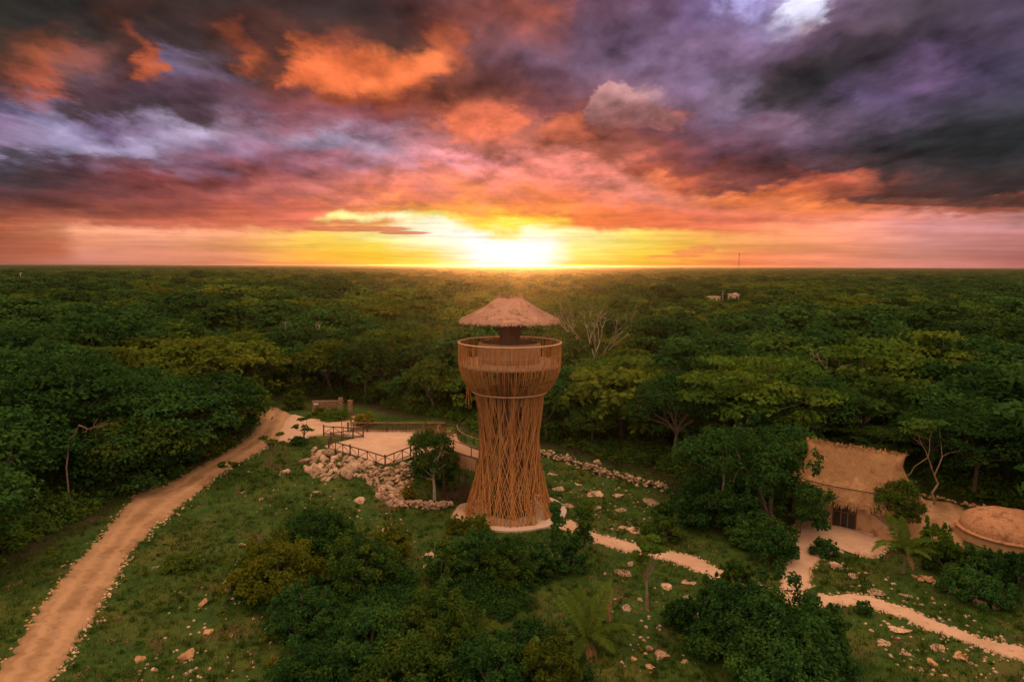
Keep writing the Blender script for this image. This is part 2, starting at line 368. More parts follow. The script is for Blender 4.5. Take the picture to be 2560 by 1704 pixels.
def surf(g, col, rough=0.85, bump=None, bstr=0.5, bdist=0.05, spec=0.25):
    p = g.new('ShaderNodeBsdfPrincipled')
    if hasattr(col, 'is_output'): g.L.new(col, p.inputs['Base Color'])
    else: p.inputs['Base Color'].default_value = (col[0], col[1], col[2], 1)
    g.put(p.inputs['Roughness'], rough)
    p.inputs['Specular IOR Level'].default_value = spec
    if bump is not None:
        b = g.new('ShaderNodeBump'); b.inputs['Strength'].default_value = bstr; b.inputs['Distance'].default_value = bdist
        g.L.new(bump, b.inputs['Height']); g.L.new(b.outputs[0], p.inputs['Normal'])
    o = g.new('ShaderNodeOutputMaterial'); g.L.new(p.outputs[0], o.inputs[0])
    return p

def mat_noise(name, c1, c2, scale, c3=None, scale3=None, rough=0.9, bstr=0.5, bdist=0.05, stretch=None, vary=0.0, spec=0.2):
    m, g = new_mat(name)
    co = g.new('ShaderNodeTexCoord').outputs['Object']
    if stretch:
        mp = g.new('ShaderNodeMapping'); g.L.new(co, mp.inputs[0]); mp.inputs['Scale'].default_value = stretch; co = mp.outputs[0]
    f, _ = g.noise(co, scale, 6.0, 0.6)
    col = g.mix(g.rng(f, 0.3, 0.7), c1, c2)
    if c3:
        f3, _ = g.noise(co, scale3, 4.0, 0.55)
        col = g.mix(g.rng(f3, 0.52, 0.66, 0, 1, True), col, c3)
    if vary:
        r = g.new('ShaderNodeObjectInfo').outputs['Random']
        v = g.add(g.mul(g.sub(r, 0.5), 2 * vary), 1.0)
        col = g.mix(1.0, col, g.xyz(v, v, v), 'MULTIPLY')
    surf(g, col, rough, f, bstr, bdist, spec)
    return m

def leaf_mat(name, dark, light, yellow, trans=0.30, hue=0.5):
    m, g = new_mat(name)
    a = g.new('ShaderNodeAttribute'); a.attribute_name = 'tint'
    tr, tg, tb = g.sep(a.outputs['Color'])
    r = g.new('ShaderNodeObjectInfo').outputs['Random']
    c = g.mix(tr, dark, light)
    yf = g.add(g.mul(tg, 0.55), g.mul(g.rng(r, 0.55, 1.0), hue * 0.8))
    c = g.mix(g.mul(yf, 0.75), c, yellow)
    v = g.add(g.mul(g.m('FRACT', g.mul(r, 7.31)), 0.55), 0.72)
    c = g.mix(1.0, c, g.xyz(v, v, v), 'MULTIPLY')
    d = g.new('ShaderNodeBsdfDiffuse'); g.L.new(c, d.inputs[0]); d.inputs[1].default_value = 0.5
    t = g.new('ShaderNodeBsdfTranslucent'); g.L.new(c, t.inputs[0])
    mx = g.new('ShaderNodeMixShader'); mx.inputs[0].default_value = trans
    g.L.new(d.outputs[0], mx.inputs[1]); g.L.new(t.outputs[0], mx.inputs[2])
    o = g.new('ShaderNodeOutputMaterial'); g.L.new(mx.outputs[0], o.inputs[0])
    return m

M = {}
M['leaf_forest'] = leaf_mat('forest_leaves', (0.008, 0.040, 0.013), (0.062, 0.146, 0.024), (0.160, 0.175, 0.014), hue=0.8)
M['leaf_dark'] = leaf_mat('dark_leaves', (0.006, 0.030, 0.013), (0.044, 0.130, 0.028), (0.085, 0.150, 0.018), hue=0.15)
M['leaf_bright'] = leaf_mat('bright_leaves', (0.020, 0.072, 0.012), (0.095, 0.178, 0.022), (0.190, 0.190, 0.018))
M['leaf_dry'] = leaf_mat('dry_leaves', (0.16, 0.10, 0.045), (0.34, 0.22, 0.11), (0.30, 0.20, 0.08), hue=0.2)
M['leaf_yellow'] = leaf_mat('yellow_leaves', (0.10, 0.11, 0.015), (0.22, 0.20, 0.02), (0.30, 0.22, 0.02), hue=0.3)
M['palm'] = leaf_mat('palm_leaves', (0.045, 0.105, 0.018), (0.105, 0.175, 0.026), (0.16, 0.17, 0.02), hue=0.2)
M['grass'] = leaf_mat('grass_blades', (0.018, 0.060, 0.012), (0.058, 0.107, 0.016), (0.112, 0.110, 0.016), hue=0.0)
M['bark'] = mat_noise('grey_bark', (0.10, 0.075, 0.05), (0.20, 0.16, 0.115), 3.0, vary=0.3)
M['bark_pale'] = mat_noise('pale_bark', (0.28, 0.23, 0.16), (0.46, 0.39, 0.29), 2.0, vary=0.15)
M['bark_tan'] = mat_noise('tan_bark', (0.17, 0.12, 0.075), (0.30, 0.22, 0.14), 2.0)
M['stick'] = mat_noise('woven_sticks', (0.30, 0.138, 0.040), (0.54, 0.262, 0.082), 2.2, rough=0.8, bstr=0.3, stretch=(3, 3, 0.5))
M['stick_dark'] = mat_noise('dark_timber', (0.060, 0.030, 0.018), (0.115, 0.060, 0.034), 3.0, rough=0.75)
M['thatch'] = mat_noise('thatch', (0.25, 0.136, 0.060), (0.50, 0.305, 0.148), 11.0, (0.31, 0.175, 0.09), 1.4, bstr=0.6, stretch=(1.6, 1.6, 0.8))
M['thatch_tower'] = mat_noise('tower_thatch', (0.32, 0.175, 0.120), (0.54, 0.33, 0.24), 6.0, (0.25, 0.13, 0.088), 1.7, bstr=0.6)
M['wood'] = mat_noise('fence_wood', (0.055, 0.028, 0.020), (0.12, 0.062, 0.042), 6.0, rough=0.7, vary=0.25)
M['plaster'] = mat_noise('earth_plaster', (0.36, 0.210, 0.108), (0.50, 0.32, 0.180), 2.4, (0.27, 0.15, 0.075), 0.9, bstr=0.3)
M['earth_dome'] = mat_noise('earth_dome', (0.28, 0.140, 0.068), (0.46, 0.25, 0.135), 4.5, (0.21, 0.10, 0.05), 1.3, bstr=0.9, bdist=.1)
M['stone'] = mat_noise('limestone', (0.26, 0.165, 0.10), (0.55, 0.395, 0.28), 2.2, (0.17, 0.115, 0.075), 1.5, bstr=0.9, bdist=0.10, vary=0.30)
M['stone_ochre'] = mat_noise('ochre_stone', (0.32, 0.17, 0.08), (0.50, 0.31, 0.17), 2.2, bstr=0.6, vary=0.2)
def track_mat(name, c1, c2, c3, edge, tracks, sc=.35):
    """trodden or driven surface: paler wheel lines, earthy verges, pebbles, damp patches"""
    m, g = new_mat(name)
    co = g.new('ShaderNodeTexCoord').outputs['Object']
    a = g.new('ShaderNodeAttribute'); a.attribute_name = 'tint'
    t, on, _b = g.sep(a.outputs['Color'])
    n1, _ = g.noise(co, sc, 6.0, .62); n2, _ = g.noise(co, 1.6, 6.0, .65, .5); n3, _ = g.noise(co, 9.0, 5.0, .7); n4, _ = g.noise(co, .22, 4.0, .55, .4)
    col = g.mix(g.rng(n1, .3, .7), c1, c2)
    col = g.mix(g.rng(n4, .50, .66, 0, .8, True), col, c3)
    col = g.mix(g.rng(n2, .54, .70, 0, .55, True), col, edge)
    d = g.m('ABSOLUTE', g.sub(t, .5))
    if tracks:
        w = g.m('ABSOLUTE', g.sub(d, .20)); w = g.add(w, g.mul(g.sub(n2, .5), .10))
        col = g.mix(g.rng(w, .10, .03, 0, .45, True), col, [min(1, v * 1.18) for v in c2])
        col = g.mix(g.mul(g.rng(d, .10, .02, 0, .40, True), g.rng(n2, .35, .6)), col, edge)
    e = g.add(d, g.mul(g.sub(n2, .5), .22))
    col = g.mix(g.mul(on, g.rng(e, .36, .50, 0, .85, True)), col, edge)
    col = g.mix(g.rng(n3, .60, .72, 0, .5), col, [v * .62 for v in c1])
    h = g.add(n3, g.mul(n2, .8))
    surf(g, col, .95, h, .55, .05, .1)
    return m
M['dirt'] = track_mat('dirt_road', (0.28, 0.172, 0.092), (0.38, 0.240, 0.136), (0.23, 0.135, 0.070), (0.17, 0.105, 0.055), True)
M['pale_path'] = track_mat('pale_path', (0.43, 0.290, 0.198), (0.53, 0.370, 0.262), (0.36, 0.235, 0.155), (0.28, 0.175, 0.105), False, .5)
M['concrete'] = mat_noise('pale_concrete', (0.42, 0.33, 0.28), (0.52, 0.42, 0.36), 0.8, bstr=0.1, bdist=0.02)
M['slab'] = mat_noise('worn_slab', (0.46, 0.34, 0.24), (0.56, 0.42, 0.31), 0.7, bstr=0.1, bdist=0.02)
M['white'] = mat_noise('white_render', (0.55, 0.49, 0.44), (0.66, 0.60, 0.55), 0.8, bstr=0.05)
M['glass'] = None
_m, _g = new_mat('dark_glass'); surf(_g, (0.012, 0.012, 0.014), 0.12, spec=0.5); M['glass'] = _m
_m, _g = new_mat('dark_metal'); surf(_g, (0.03, 0.022, 0.022), 0.5, spec=0.4); M['metal'] = _m
_m, _g = new_mat('red_paint'); surf(_g, (0.40, 0.05, 0.04), 0.5, spec=0.4); M['red'] = _m
_m, _g = new_mat('black_cable'); surf(_g, (0.015, 0.012, 0.012), 0.6); M['cable'] = _m

# ------------------------------------------------------------------ terrain
def sstep(a, b, v):
    t = np.clip((np.asarray(v, float) - a) / (b - a), 0, 1)
    return t * t * (3 - 2 * t)

DECK = np.array([(-12.9, 67.0), (-20.2, 73.1), (-23.5, 80.0), (-21, 84.5), (-7.2, 84.0), (-7.0, 74.5), (-9.3, 71.6)])
def poly_sd(P, x, y):
    """signed distance to polygon, negative inside (vectorised)"""
    x = np.asarray(x, float); y = np.asarray(y, float)
    best = np.full(x.shape, 1e18); inside = np.zeros(x.shape, bool)
    n = len(P)
    for i in range(n):
        ax, ay = P[i]; bx, by = P[(i + 1) % n]
        ex, ey = bx - ax, by - ay
        t = np.clip(((x - ax) * ex + (y - ay) * ey) / (ex * ex + ey * ey), 0, 1)
        d = (x - ax - t * ex) ** 2 + (y - ay - t * ey) ** 2
        best = np.minimum(best, d)
        c = ((ay <= y) & (by > y)) | ((by <= y) & (ay > y))
        xx = ax + (y - ay) / (by - ay + 1e-12) * ex
        inside ^= c & (x < xx)
    d = np.sqrt(best)
    return np.where(inside, -d, d)

DZ = 1.8
def H(x, y):
    x = np.asarray(x, float); y = np.asarray(y, float)
    hb = DZ * sstep(56, 86, y) * sstep(2, -11, x)
    d = poly_sd(DECK, x, y)
    pl = DZ * (1 - sstep(0.2, 3.6, d))
    h = np.maximum(hb, pl)
    near = np.clip(1 - np.abs(y - 55) / 260, 0, 1)
    n = 0.16 * np.sin(x * 0.31 + 1.3) * np.sin(y * 0.27 + 0.4) + 0.07 * np.sin(x * 0.83 + y * 0.61) + 0.05 * np.sin(x * 1.7 - y * 1.3)
    tower = np.exp(-((x + 0.2) ** 2 + (y - 59.5) ** 2) / 60.0)
    n = n * (1 - tower) * sstep(-0.5, 3.0, d) * near
    hol = -2.8 * np.exp(-((x + 5.6) ** 2 / 7.0 + (y - 67.6) ** 2 / 17.0))
    return h + n + hol

def at(px, py, dz=0.0):
    """photo pixel -> point on the terrain"""
    d = ray(px, py)
    t = 0.0; z = 0.0
    lo, hi = 15.0, 2000.0
    for k in range(60):
        t = lo + 0.4 * k * (1 + k * 0.02)
        if CAMH + d.z * t < float(H(d.x * t, d.y * t)) + dz: break
    a, b = max(lo, t - 4), t
    while CAMH + d.z * b > float(H(d.x * b, d.y * b)) + dz and b < 3000: a = b; b += 2.0
    for k in range(30):
        c = 0.5 * (a + b)
        if CAMH + d.z * c > float(H(d.x * c, d.y * c)) + dz: a = c
        else: b = c
    return Vector((d.x * b, d.y * b, CAMH + d.z * b))

def atz(px, py, z):
    d = ray(px, py); t = (z - CAMH) / d.z
    return Vector((d.x * t, d.y * t, z))

def aty(px, py, y):
    """point seen at a pixel at forward distance y"""
    d = ray(px, py); t = y / d.y
    return Vector((d.x * t, y, CAMH + d.z * t))

# clearing outline (photo pixels of the ground where the forest begins)
CLEAR_PX = [(-420, 1900), (-260, 1620), (-60, 1470), (110, 1362), (250, 1286), (312, 1234), (405, 1205), (525, 1136), (610, 1092),
            (632, 1030), (684, 1004), (770, 1007), (900, 1026), (985, 1050), (1120, 1068), (1190, 1082), (1345, 1100), (1480, 1142), (1600, 1170),
            (1680, 1200), (1720, 1290), (1800, 1330), (1960, 1300), (2020, 1240), (2060, 1200), (2290, 1200), (2330, 1225), (2440, 1260),
            (2570, 1280), (2720, 1320), (2860, 1900)]
CLEAR = np.array([tuple(atz(px, py, 0.9 if px < 1200 and py < 1150 else 0.0).xy) for px, py in CLEAR_PX])

def build_ground():
    def axis(lo, hi, st, far, k=1.25):
        a = list(np.arange(lo, hi + 1e-6, st))
        s = st; v = hi; up = []
        while v < far: s *= k; v = min(v + s, far); up.append(v)
        s = st; v = lo; dn = []
        while v > -far * (1 if lo < 0 else 0.2): s *= k; v -= s; dn.append(v)
        return np.array(dn[::-1] + a + up)
    xs = axis(-75, 75, 0.6, 9800); ys = axis(18, 125, 0.6, 9800)
    X, Y = np.meshgrid(xs, ys)
    Z = H(X, Y)
    V = np.stack([X.ravel(), Y.ravel(), Z.ravel()], 1)
    ny, nx = X.shape
    i = np.arange((ny - 1) * (nx - 1)); r = i // (nx - 1); c = i % (nx - 1)
    F = np.stack([r * nx + c, r * nx + c + 1, (r + 1) * nx + c + 1, (r + 1) * nx + c], 1)
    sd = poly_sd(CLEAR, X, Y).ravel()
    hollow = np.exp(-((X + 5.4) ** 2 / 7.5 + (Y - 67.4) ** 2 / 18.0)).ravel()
    cover = (1 - sstep(-2.5, 1.0, sd)) * (1 - sstep(.35, .7, hollow))                       # 1 = mown clearing, 0 = leaf litter under trees; dark in the hollow to stand for shade
    m, g = new_mat('ground')
    co = g.new('ShaderNodeTexCoord').outputs['Object']
    a = g.new('ShaderNodeAttribute'); a.attribute_name = 'tint'
    cov = g.sep(a.outputs['Color'])[0]
    n1, _ = g.noise(co, 0.16, 6.0, 0.62)
    n2, _ = g.noise(co, 0.75, 6.0, 0.65)
    n3, _ = g.noise(co, 5.0, 4.0, 0.6)
    gr = g.mix(g.rng(n2, 0.3, 0.7), (0.018, 0.049, 0.010), (0.050, 0.089, 0.014))
    gr = g.mix(g.rng(n1, 0.46, 0.66, 0, 0.85, True), gr, (0.080, 0.086, 0.020))
    soil = g.mix(g.rng(n3, 0.3, 0.7), (0.065, 0.036, 0.022), (0.12, 0.072, 0.042))
    n4, _ = g.noise(co, 0.33, 7.0, 0.68, 0.4)
    gr = g.mix(g.rng(n4, 0.57, 0.66, 0, 0.85, True), gr, soil)
    n5, _ = g.noise(co, 1.1, 6.0, 0.7, 0.6)
    gr = g.mix(g.rng(n5, 0.66, 0.72, 0, 0.8, True), gr, (0.38, 0.29, 0.21))
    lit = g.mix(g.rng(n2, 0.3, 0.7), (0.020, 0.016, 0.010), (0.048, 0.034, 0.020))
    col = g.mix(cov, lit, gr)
    surf(g, col, 0.95, n3, 0.6, 0.06, 0.1)
    me = mesh_from('ground', V, F, m, True, cover[:, None].astype(np.float32))
    tag(obj('ground', me), 'uneven grassy clearing with bare earth and low weeds', None, None, 'structure')
build_ground()

def resample(P, n):
    P = np.asarray(P, float)
    d = np.r_[0, np.cumsum(np.linalg.norm(np.diff(P, axis=0), axis=1))]
    t = np.linspace(0, d[-1], n)
    return np.stack([np.interp(t, d, P[:, k]) for k in range(P.shape[1])], 1)

def chaikin(P, it=2):
    P = np.asarray(P, float)
    for _ in range(it):
        Q = [P[0]]
        for a, b in zip(P[:-1], P[1:]): Q += [a * .75 + b * .25, a * .25 + b * .75]
        Q.append(P[-1]); P = np.array(Q)
    return P

def strip(name, L, R, mat, zo, n=160, m=9, jit=0.14, seed=1, label=None, world=False, smooth=True, crown=0.05):
    """sheet between two outlines (photo pixels on the terrain), following the ground"""
    rng = np.random.default_rng(seed)
    if not world:
        L = [tuple(at(*p).xy) for p in L]; R = [tuple(at(*p).xy) for p in R]
    if smooth: L = chaikin(L); R = chaikin(R)
    L = resample(L, n); R = resample(R, n)
    def wob(k):
        a = np.zeros(n)
        for f in (7, 13, 29, 61): a += np.sin(np.linspace(0, f, n) * 2 + rng.uniform(0, 7)) * rng.uniform(.4, 1)
        return (a * 0.35 + rng.normal(0, .8, n))[:, None] * jit
    W = (R - L); W /= np.maximum(np.linalg.norm(W, axis=1), 1e-6)[:, None]
    L = L + W * wob(0); R = R + W * wob(1)
    V = []
    for j in range(m):
        t = j / (m - 1)
        P = L * (1 - t) + R * t
        z = H(P[:, 0], P[:, 1]) + zo + crown * (1 - (2 * t - 1) ** 2) - (0.05 if j in (0, m - 1) else 0)
        V.append(np.stack([P[:, 0], P[:, 1], z], 1))
    V = np.concatenate(V)
    F = []
    for j in range(m - 1):
        for i in range(n - 1):
            F.append((j * n + i, (j + 1) * n + i, (j + 1) * n + i + 1, j * n + i + 1))
    tint = np.zeros((len(V), 3), np.float32); tint[:, 0] = np.repeat(np.linspace(0, 1, m), n); tint[:, 1] = 1
    o = obj(name, mesh_from(name, V, np.array(F), mat, True, tint))
    tag(o, label, None, None, 'structure')
    return L, R

ROAD_L = [(-110, 1790), (0, 1657), (48, 1589), (120, 1493), (207, 1383), (264, 1325), (300, 1284), (318, 1250), (345, 1228), (409, 1214), (457, 1186), (529, 1147), (610, 1106), (636, 1070), (650, 1040), (664, 1022), (684, 1016)]
ROAD_R = [(60, 1790), (125, 1704), (178, 1638), (226, 1561), (279, 1469), (317, 1402), (337, 1368), (385, 1325), (433, 1282), (481, 1243), (553, 1186), (625, 1142), (673, 1113), (705, 1098), (722, 1080), (732, 1055), (728, 1036)]
rdL, rdR = strip('dirt_road', ROAD_L, ROAD_R, M['dirt'], 0.03, 220, 11, 0.22, 3, 'pale dirt road running along the forest edge')
plL, plR = strip('forecourt', [(690, 1104), (700, 1060), (716, 1030), (748, 1043), (790, 1048), (829, 1046), (876, 1040), (905, 1034)],
      [(700, 1108), (741, 1101), (772, 1094), (806, 1089), (840, 1088), (872, 1080), (905, 1068), (930, 1050)], M['pale_path'], 0.045, 120, 11, 0.12, 5, 'pale sandy forecourt at the top of the road')
deck_poly_w = None
def flat_poly(name, P, mat, z, label, inset=0.0):
    P = [(p[0], p[1]) for p in P]
    n = len(P)
    V = [(x, y, z) for x, y in P] + [(x, y, z - 0.5) for x, y in P]
    F = [tuple(range(n))] + [(i, i + n, (i + 1) % n + n, (i + 1) % n) for i in range(n)]
    o = obj(name, mesh_from(name, np.array(V), F, mat))
    return tag(o, label, None, None, 'structure')
flat_poly('terrace', [(-12.6, 67.4), (-9.6, 71.9), (-7.6, 74.8), (-7.5, 82.0), (-20.6, 82.3), (-22.6, 80.2), (-18.0, 78.6), (-21.0, 74.6), (-19.9, 73.2)], M['pale_path'], DZ + 0.09, 'pale sandy viewing terrace above the rocks')

pathL = [(1392, 1296), (1430, 1302), (1471, 1321), (1521, 1342), (1590, 1357), (1631, 1363), (1679, 1375), (1729, 1387), (1768, 1404), (1800, 1424), (1860, 1455), (1960, 1478), (2080, 1487), (2138, 1481), (2175, 1489), (2248, 1507), (2291, 1529), (2357, 1558), (2430, 1587), (2503, 1609), (2560, 1620), (2680, 1645)]
pathR = [(1372, 1318), (1405, 1324), (1465, 1342), (1492, 1360), (1536, 1372), (1581, 1382), (1637, 1393), (1700, 1410), (1759, 1431), (1789, 1447), (1850, 1486), (1950, 1510), (2080, 1516), (2138, 1511), (2175, 1518), (2229, 1536), (2284, 1558), (2342, 1584), (2412, 1605), (2485, 1631), (2560, 1653), (2680, 1690)]
ptL, ptR = strip('footpath', pathL, pathR, M['pale_path'], 0.03, 260, 7, 0.12, 7, 'pale footpath winding from the tower to the right')
# courtyard before the hut, its lane down to the footpath, and the earth yard by the dome
hcL, hcR = strip('courtyard', [(1990, 1300), (1965, 1322), (1972, 1352), (1962, 1375), (1958, 1410), (1950, 1440), (1955, 1475)],
      [(2230, 1345), (2208, 1385), (2170, 1398), (2130, 1376), (2075, 1383), (2030, 1412), (2022, 1480)], M['pale_path'], 0.05, 120, 9, 0.10, 9, 'pale trodden courtyard in front of the thatched hut')
ydL, ydR = strip('yard', [(2296, 1246), (2270, 1300), (2250, 1345), (2290, 1372), (2380, 1385)],
      [(2400, 1262), (2440, 1292), (2420, 1310), (2405, 1340), (2420, 1375)], M['dirt'], 0.03, 80, 9, 0.12, 11, 'bare earth yard between the hut and the dome')
strip('sand_apron', [(1196, 1236), (1165, 1250), (1138, 1270), (1118, 1300), (1128, 1312)], [(1200, 1262), (1190, 1280), (1180, 1300), (1190, 1320), (1200, 1326)], M['pale_path'], 0.03, 40, 7, 0.06, 13, 'sandy apron spreading left of the tower foot')
RNG = random.Random(11)
NR = np.random.default_rng(11)

# ------------------------------------------------------------------ lookout tower
TX, TY = -0.19, 59.53
def tower_r(z):
    return float(np.interp(z, [0, 0.7, 1.43, 2.8, 4.56, 6.36, 7.9, 9.6, 11.0], [3.98, 3.74, 3.50, 3.10, 2.74, 2.60, 2.61, 2.82, 3.06]))
def bowl_r(z):
    return float(np.interp(z, [11.05, 11.3, 11.67, 12.34, 13.0, 13.7, 15.33], [3.30, 3.58, 3.86, 4.22, 4.42, 4.49, 4.49]))
def pol(r, ph, z): return (r * math.sin(ph), -r * math.cos(ph), z)

def build_tower():
    T = empty('observation_tower', (TX, TY, 0.0), 'tall lookout tower woven from brown sticks with a bowl shaped deck and thatched cap', 'tower')
    GAP = 0.78                                              # doorway, to the right of the front
    def door(ph, z):
        w = max(0.0, 0.13 * (1 - z / 4.2))
        d = ph - GAP
        if abs(d) < 0.5 and w > 0:
            s = math.copysign(1, d if d else 1)
            return GAP + s * (w + (abs(d) * (0.5 - w) / 0.5))
        return ph
    zs = [0.02, 0.9, 1.8, 2.7, 3.6, 4.6, 5.6, 6.6, 7.6, 8.6, 9.6, 10.4, 11.0]
    mb = MB(); mb2 = MB()
    # upright sticks gathered into ribs
    NRIB = 15
    for k in range(NRIB):
        base = 2 * math.pi * (k + 0.3 * RNG.random()) / NRIB
        for j in range(9):
            o = RNG.gauss(0, 0.048); o2 = o * 0.5 + RNG.gauss(0, 0.02); off = RNG.uniform(-.14, .02); ph0 = RNG.uniform(0, 6)
            P = []
            for z in zs:
                t = z / 11.0
                ph = base + o * (1 - 0.55 * math.sin(math.pi * t)) + (o2 - o) * t * .4 + 0.012 * math.sin(z * 1.1 + ph0)
                P.append(pol(tower_r(z) + off + RNG.uniform(-.02, .02), door(ph, z), z))
            (mb if j % 3 else mb2).tube(P, RNG.uniform(.020, .034), 3, False)
    # crossing sticks: two slanting families
    for fam in (1, -1):
        for k in range(94):
            ph = 2 * math.pi * (k + RNG.uniform(-.3, .3) ) / 94; sl = fam * RNG.uniform(0.065, 0.12); off = RNG.uniform(-.08, .06)
            P = [pol(tower_r(z) + off, door(ph + sl * (z - 1.5) * (3.2 / tower_r(z)), z), z) for z in zs]
            (mb if k % 2 else mb2).tube(P, RNG.uniform(.024, .036), 3, False)
    for k in range(90):                                    # short odd sticks woven in
        ph = RNG.uniform(0, 6.283); z0 = RNG.uniform(0, 8); ln = RNG.uniform(1.5, 4.0); sl = RNG.uniform(-.14, .14); off = RNG.uniform(-.06, .16)
        P = [pol(tower_r(min(11, z0 + ln * t)) + off, door(ph + sl * ln * t, z0 + ln * t), min(11, z0 + ln * t)) for t in (0, .33, .66, 1)]
        mb.tube(P, RNG.uniform(.014, .026), 3, False)
    tag(mb.build('stick_lattice', M['stick'], T), kind='stuff')
    m_old = mat_noise('weathered_sticks', (0.18, 0.078, 0.026), (0.38, 0.180, 0.066), 2.0, rough=0.8, stretch=(3, 3, .5))
    tag(mb2.build('weathered_stick', m_old, T), kind='stuff')
    # foot ring of bundled brush
    mb = MB()
    for k in range(240):
        ph = RNG.uniform(0, 6.283)
        if abs(ph - GAP) < .14: continue
        r = 3.9 + RNG.uniform(-.15, .22); d = RNG.uniform(-.25, .25)
        mb.tube([pol(r, ph, RNG.uniform(.02, .12)), pol(r + .05, ph + d * .3, RNG.uniform(.05, .25))], .025, 3, False)
    tag(mb.build('brush_ring', M['stick'], T), kind='stuff')
    # core and stair inside
    mb = MB(); mb.lathe([(1.05, 0), (0.95, 3), (0.90, 9), (1.10, 13.7), (0.92, 15.2), (0.88, 16.0), (1.02, 17.0), (1.25, 17.9)], 24)
    mb.build('core_column', mat_noise('brown_column', (0.13, 0.066, 0.036), (0.23, 0.120, 0.066), 3.0, stretch=(3, 3, .6)), T, True)
    mb = MB()
    for k in range(96):
        a = k * 0.235; z = 0.1 + k * 0.137
        ax = (Vector((math.sin(a), -math.cos(a), 0)), Vector((math.cos(a), math.sin(a), 0)), Vector((0, 0, 1)))
        mb.box(Vector(pol(1.58, a, z)), (1.2, .42, .07), ax)
    tag(mb.build('stair_tread', M['stick_dark'], T), kind='stuff')
    for k in range(6):                                      # branching posts that carry the deck
        a = k * math.pi / 3 + .18; mb = MB()
        mb.tube([pol(2.35, a, 0), pol(2.1, a, 6), pol(2.2, a, 10.8)], [.16, .13, .12], 6)
        for s in (-1, 1):
            mb.tube([pol(2.2, a, 10.7), pol(2.7, a + s * .10, 12.0), pol(3.5, a + s * .24, 13.4)], [.10, .085, .06], 5)
            mb.tube([pol(2.25, a, 10.9), pol(2.9, a + s * .03, 12.2), pol(3.9, a + s * .07, 13.4)], [.08, .06, .05], 5)
        mb.build('forked_post', M['stick'], T)
    # bowl
    mb = MB(); zb = [11.05, 11.3, 11.67, 12.0, 12.34, 12.7, 13.0, 13.7, 14.5, 15.30]
    N = 215
    for k in range(N):
        ph0 = 2 * math.pi * (k + RNG.uniform(-.35, .35)) / N; tw = RNG.gauss(0, .02); off = RNG.uniform(-.05, .04)
        top = 15.30 if RNG.random() < .9 else RNG.uniform(13.8, 15.2)
        P = [pol(bowl_r(z) + off, ph0 + tw * (z - 11) / 4, z) for z in zb if z <= top + .01]
        mb.tube(P, RNG.uniform(.016, .027), 3, False)
    tag(mb.build('bowl_stick', M['stick'], T), kind='stuff')
    mb = MB()
    for k in range(150):                                    # second, looser layer inside the parapet
        ph0 = RNG.uniform(0, 6.283); tw = RNG.gauss(0, .05)
        P = [pol(bowl_r(z) - .16, ph0 + tw * (z - 12.5), z) for z in (12.6, 13.4, 14.2, 15.1)]
        mb.tube(P, RNG.uniform(.014, .024), 3, False)
    tag(mb.build('lining_stick', m_old, T), kind='stuff')
    def torus(nm, r, z, t, mat):
        mb = MB(); mb.lathe([(r + t * math.cos(a), z + t * math.sin(a)) for a in [i * math.pi / 3 for i in range(6)]], 72, closed=True)
        mb.build(nm, mat, T, True)
    rim_m = mat_noise('rim_wood', (0.42, 0.25, 0.14), (0.58, 0.37, 0.23), 3, rough=.7)
    torus('rim_rail', 4.50, 15.34, .075, rim_m)
    torus('base_hoop', 3.30, 11.02, .07, rim_m)
    torus('binding_hoop', 4.44, 14.35, .035, M['stick'])
    mb = MB(); mb.lathe([(0.9, 13.30), (4.36, 13.30), (4.40, 13.45), (4.36, 13.62), (0.9, 13.64)], 64)
    mb.build('deck_floor', mat_noise('deck_boards', (0.33, 0.20, 0.12), (0.46, 0.30, 0.19), 3, vary=0), T)
    mb = MB(); mb.lathe([(2.72, 13.66), (2.72, 15.22), (2.66, 15.34), (2.52, 15.34), (2.46, 15.22), (2.46, 13.66)], 56)
    mb.build('inner_parapet', mat_noise('parapet_lining', (0.24, 0.13, 0.075), (0.36, 0.21, 0.12), 3.5, stretch=(3, 3, .6)), T, True)
    for k in range(9):                                      # roots and strands hanging under the bowl
        a = -1.35 + RNG.uniform(-.35, .25); mb = MB(); r = 3.35 + RNG.uniform(-.05, .5)
        mb.tube([pol(r, a, 11.5), pol(r + .05, a, 10.8), pol(r + RNG.uniform(-.1, .1), a + .02, 10.6 - RNG.uniform(.2, 1.3))], [.035, .025, .012], 3)
        mb.build('hanging_strand', M['stick'], T)
    # slanting brace under the roof
    mb = MB(); mb.tube([pol(.8, -1.35, 16.35), pol(2.2, -1.45, 17.0), pol(3.5, -1.5, 17.55)], .07, 6); mb.build('roof_brace', M['stick_dark'], T)
    mb = MB(); mb.tube([pol(.8, 1.9, 16.4), pol(2.2, 2.0, 17.0), pol(3.5, 2.0, 17.5)], .07, 6); mb.build('roof_brace', M['stick_dark'], T)
    # thatched cap
    prof = [(4.42, 17.36), (3.9, 17.62), (3.2, 17.98), (2.4, 18.40), (1.7, 18.78), (1.15, 19.12)]
    def cap(s):
        r = 4.28 + (1.05 - 4.28) * s
        return r, 17.36 + 1.84 * s - 0.10 * math.sin(math.pi * s)
    mb = MB()
    L = [cap(i / 14) for i in range(15)]
    mb.lathe([(4.0, 17.22), (4.26, 17.26)] + L + [(0.7, 19.24), (0.02, 19.22)], 72)
    o = mb.build('roof', M['thatch_tower'], T, False)
    for v in o.data.vertices:
        if v.co.z > 17.0:
            n = mnoise.noise(v.co * 1.7) * .10 + mnoise.noise(v.co * 6) * .05
            v.co.z += n; v.co.x *= 1 + n * .12; v.co.y *= 1 + n * .12
    mb = MB(); mb.lathe([(4.05, 17.23), (2.4, 17.75), (0.9, 18.1)], 40); mb.build('roof_lining', M['stick_dark'], T)
    V = []; F = []
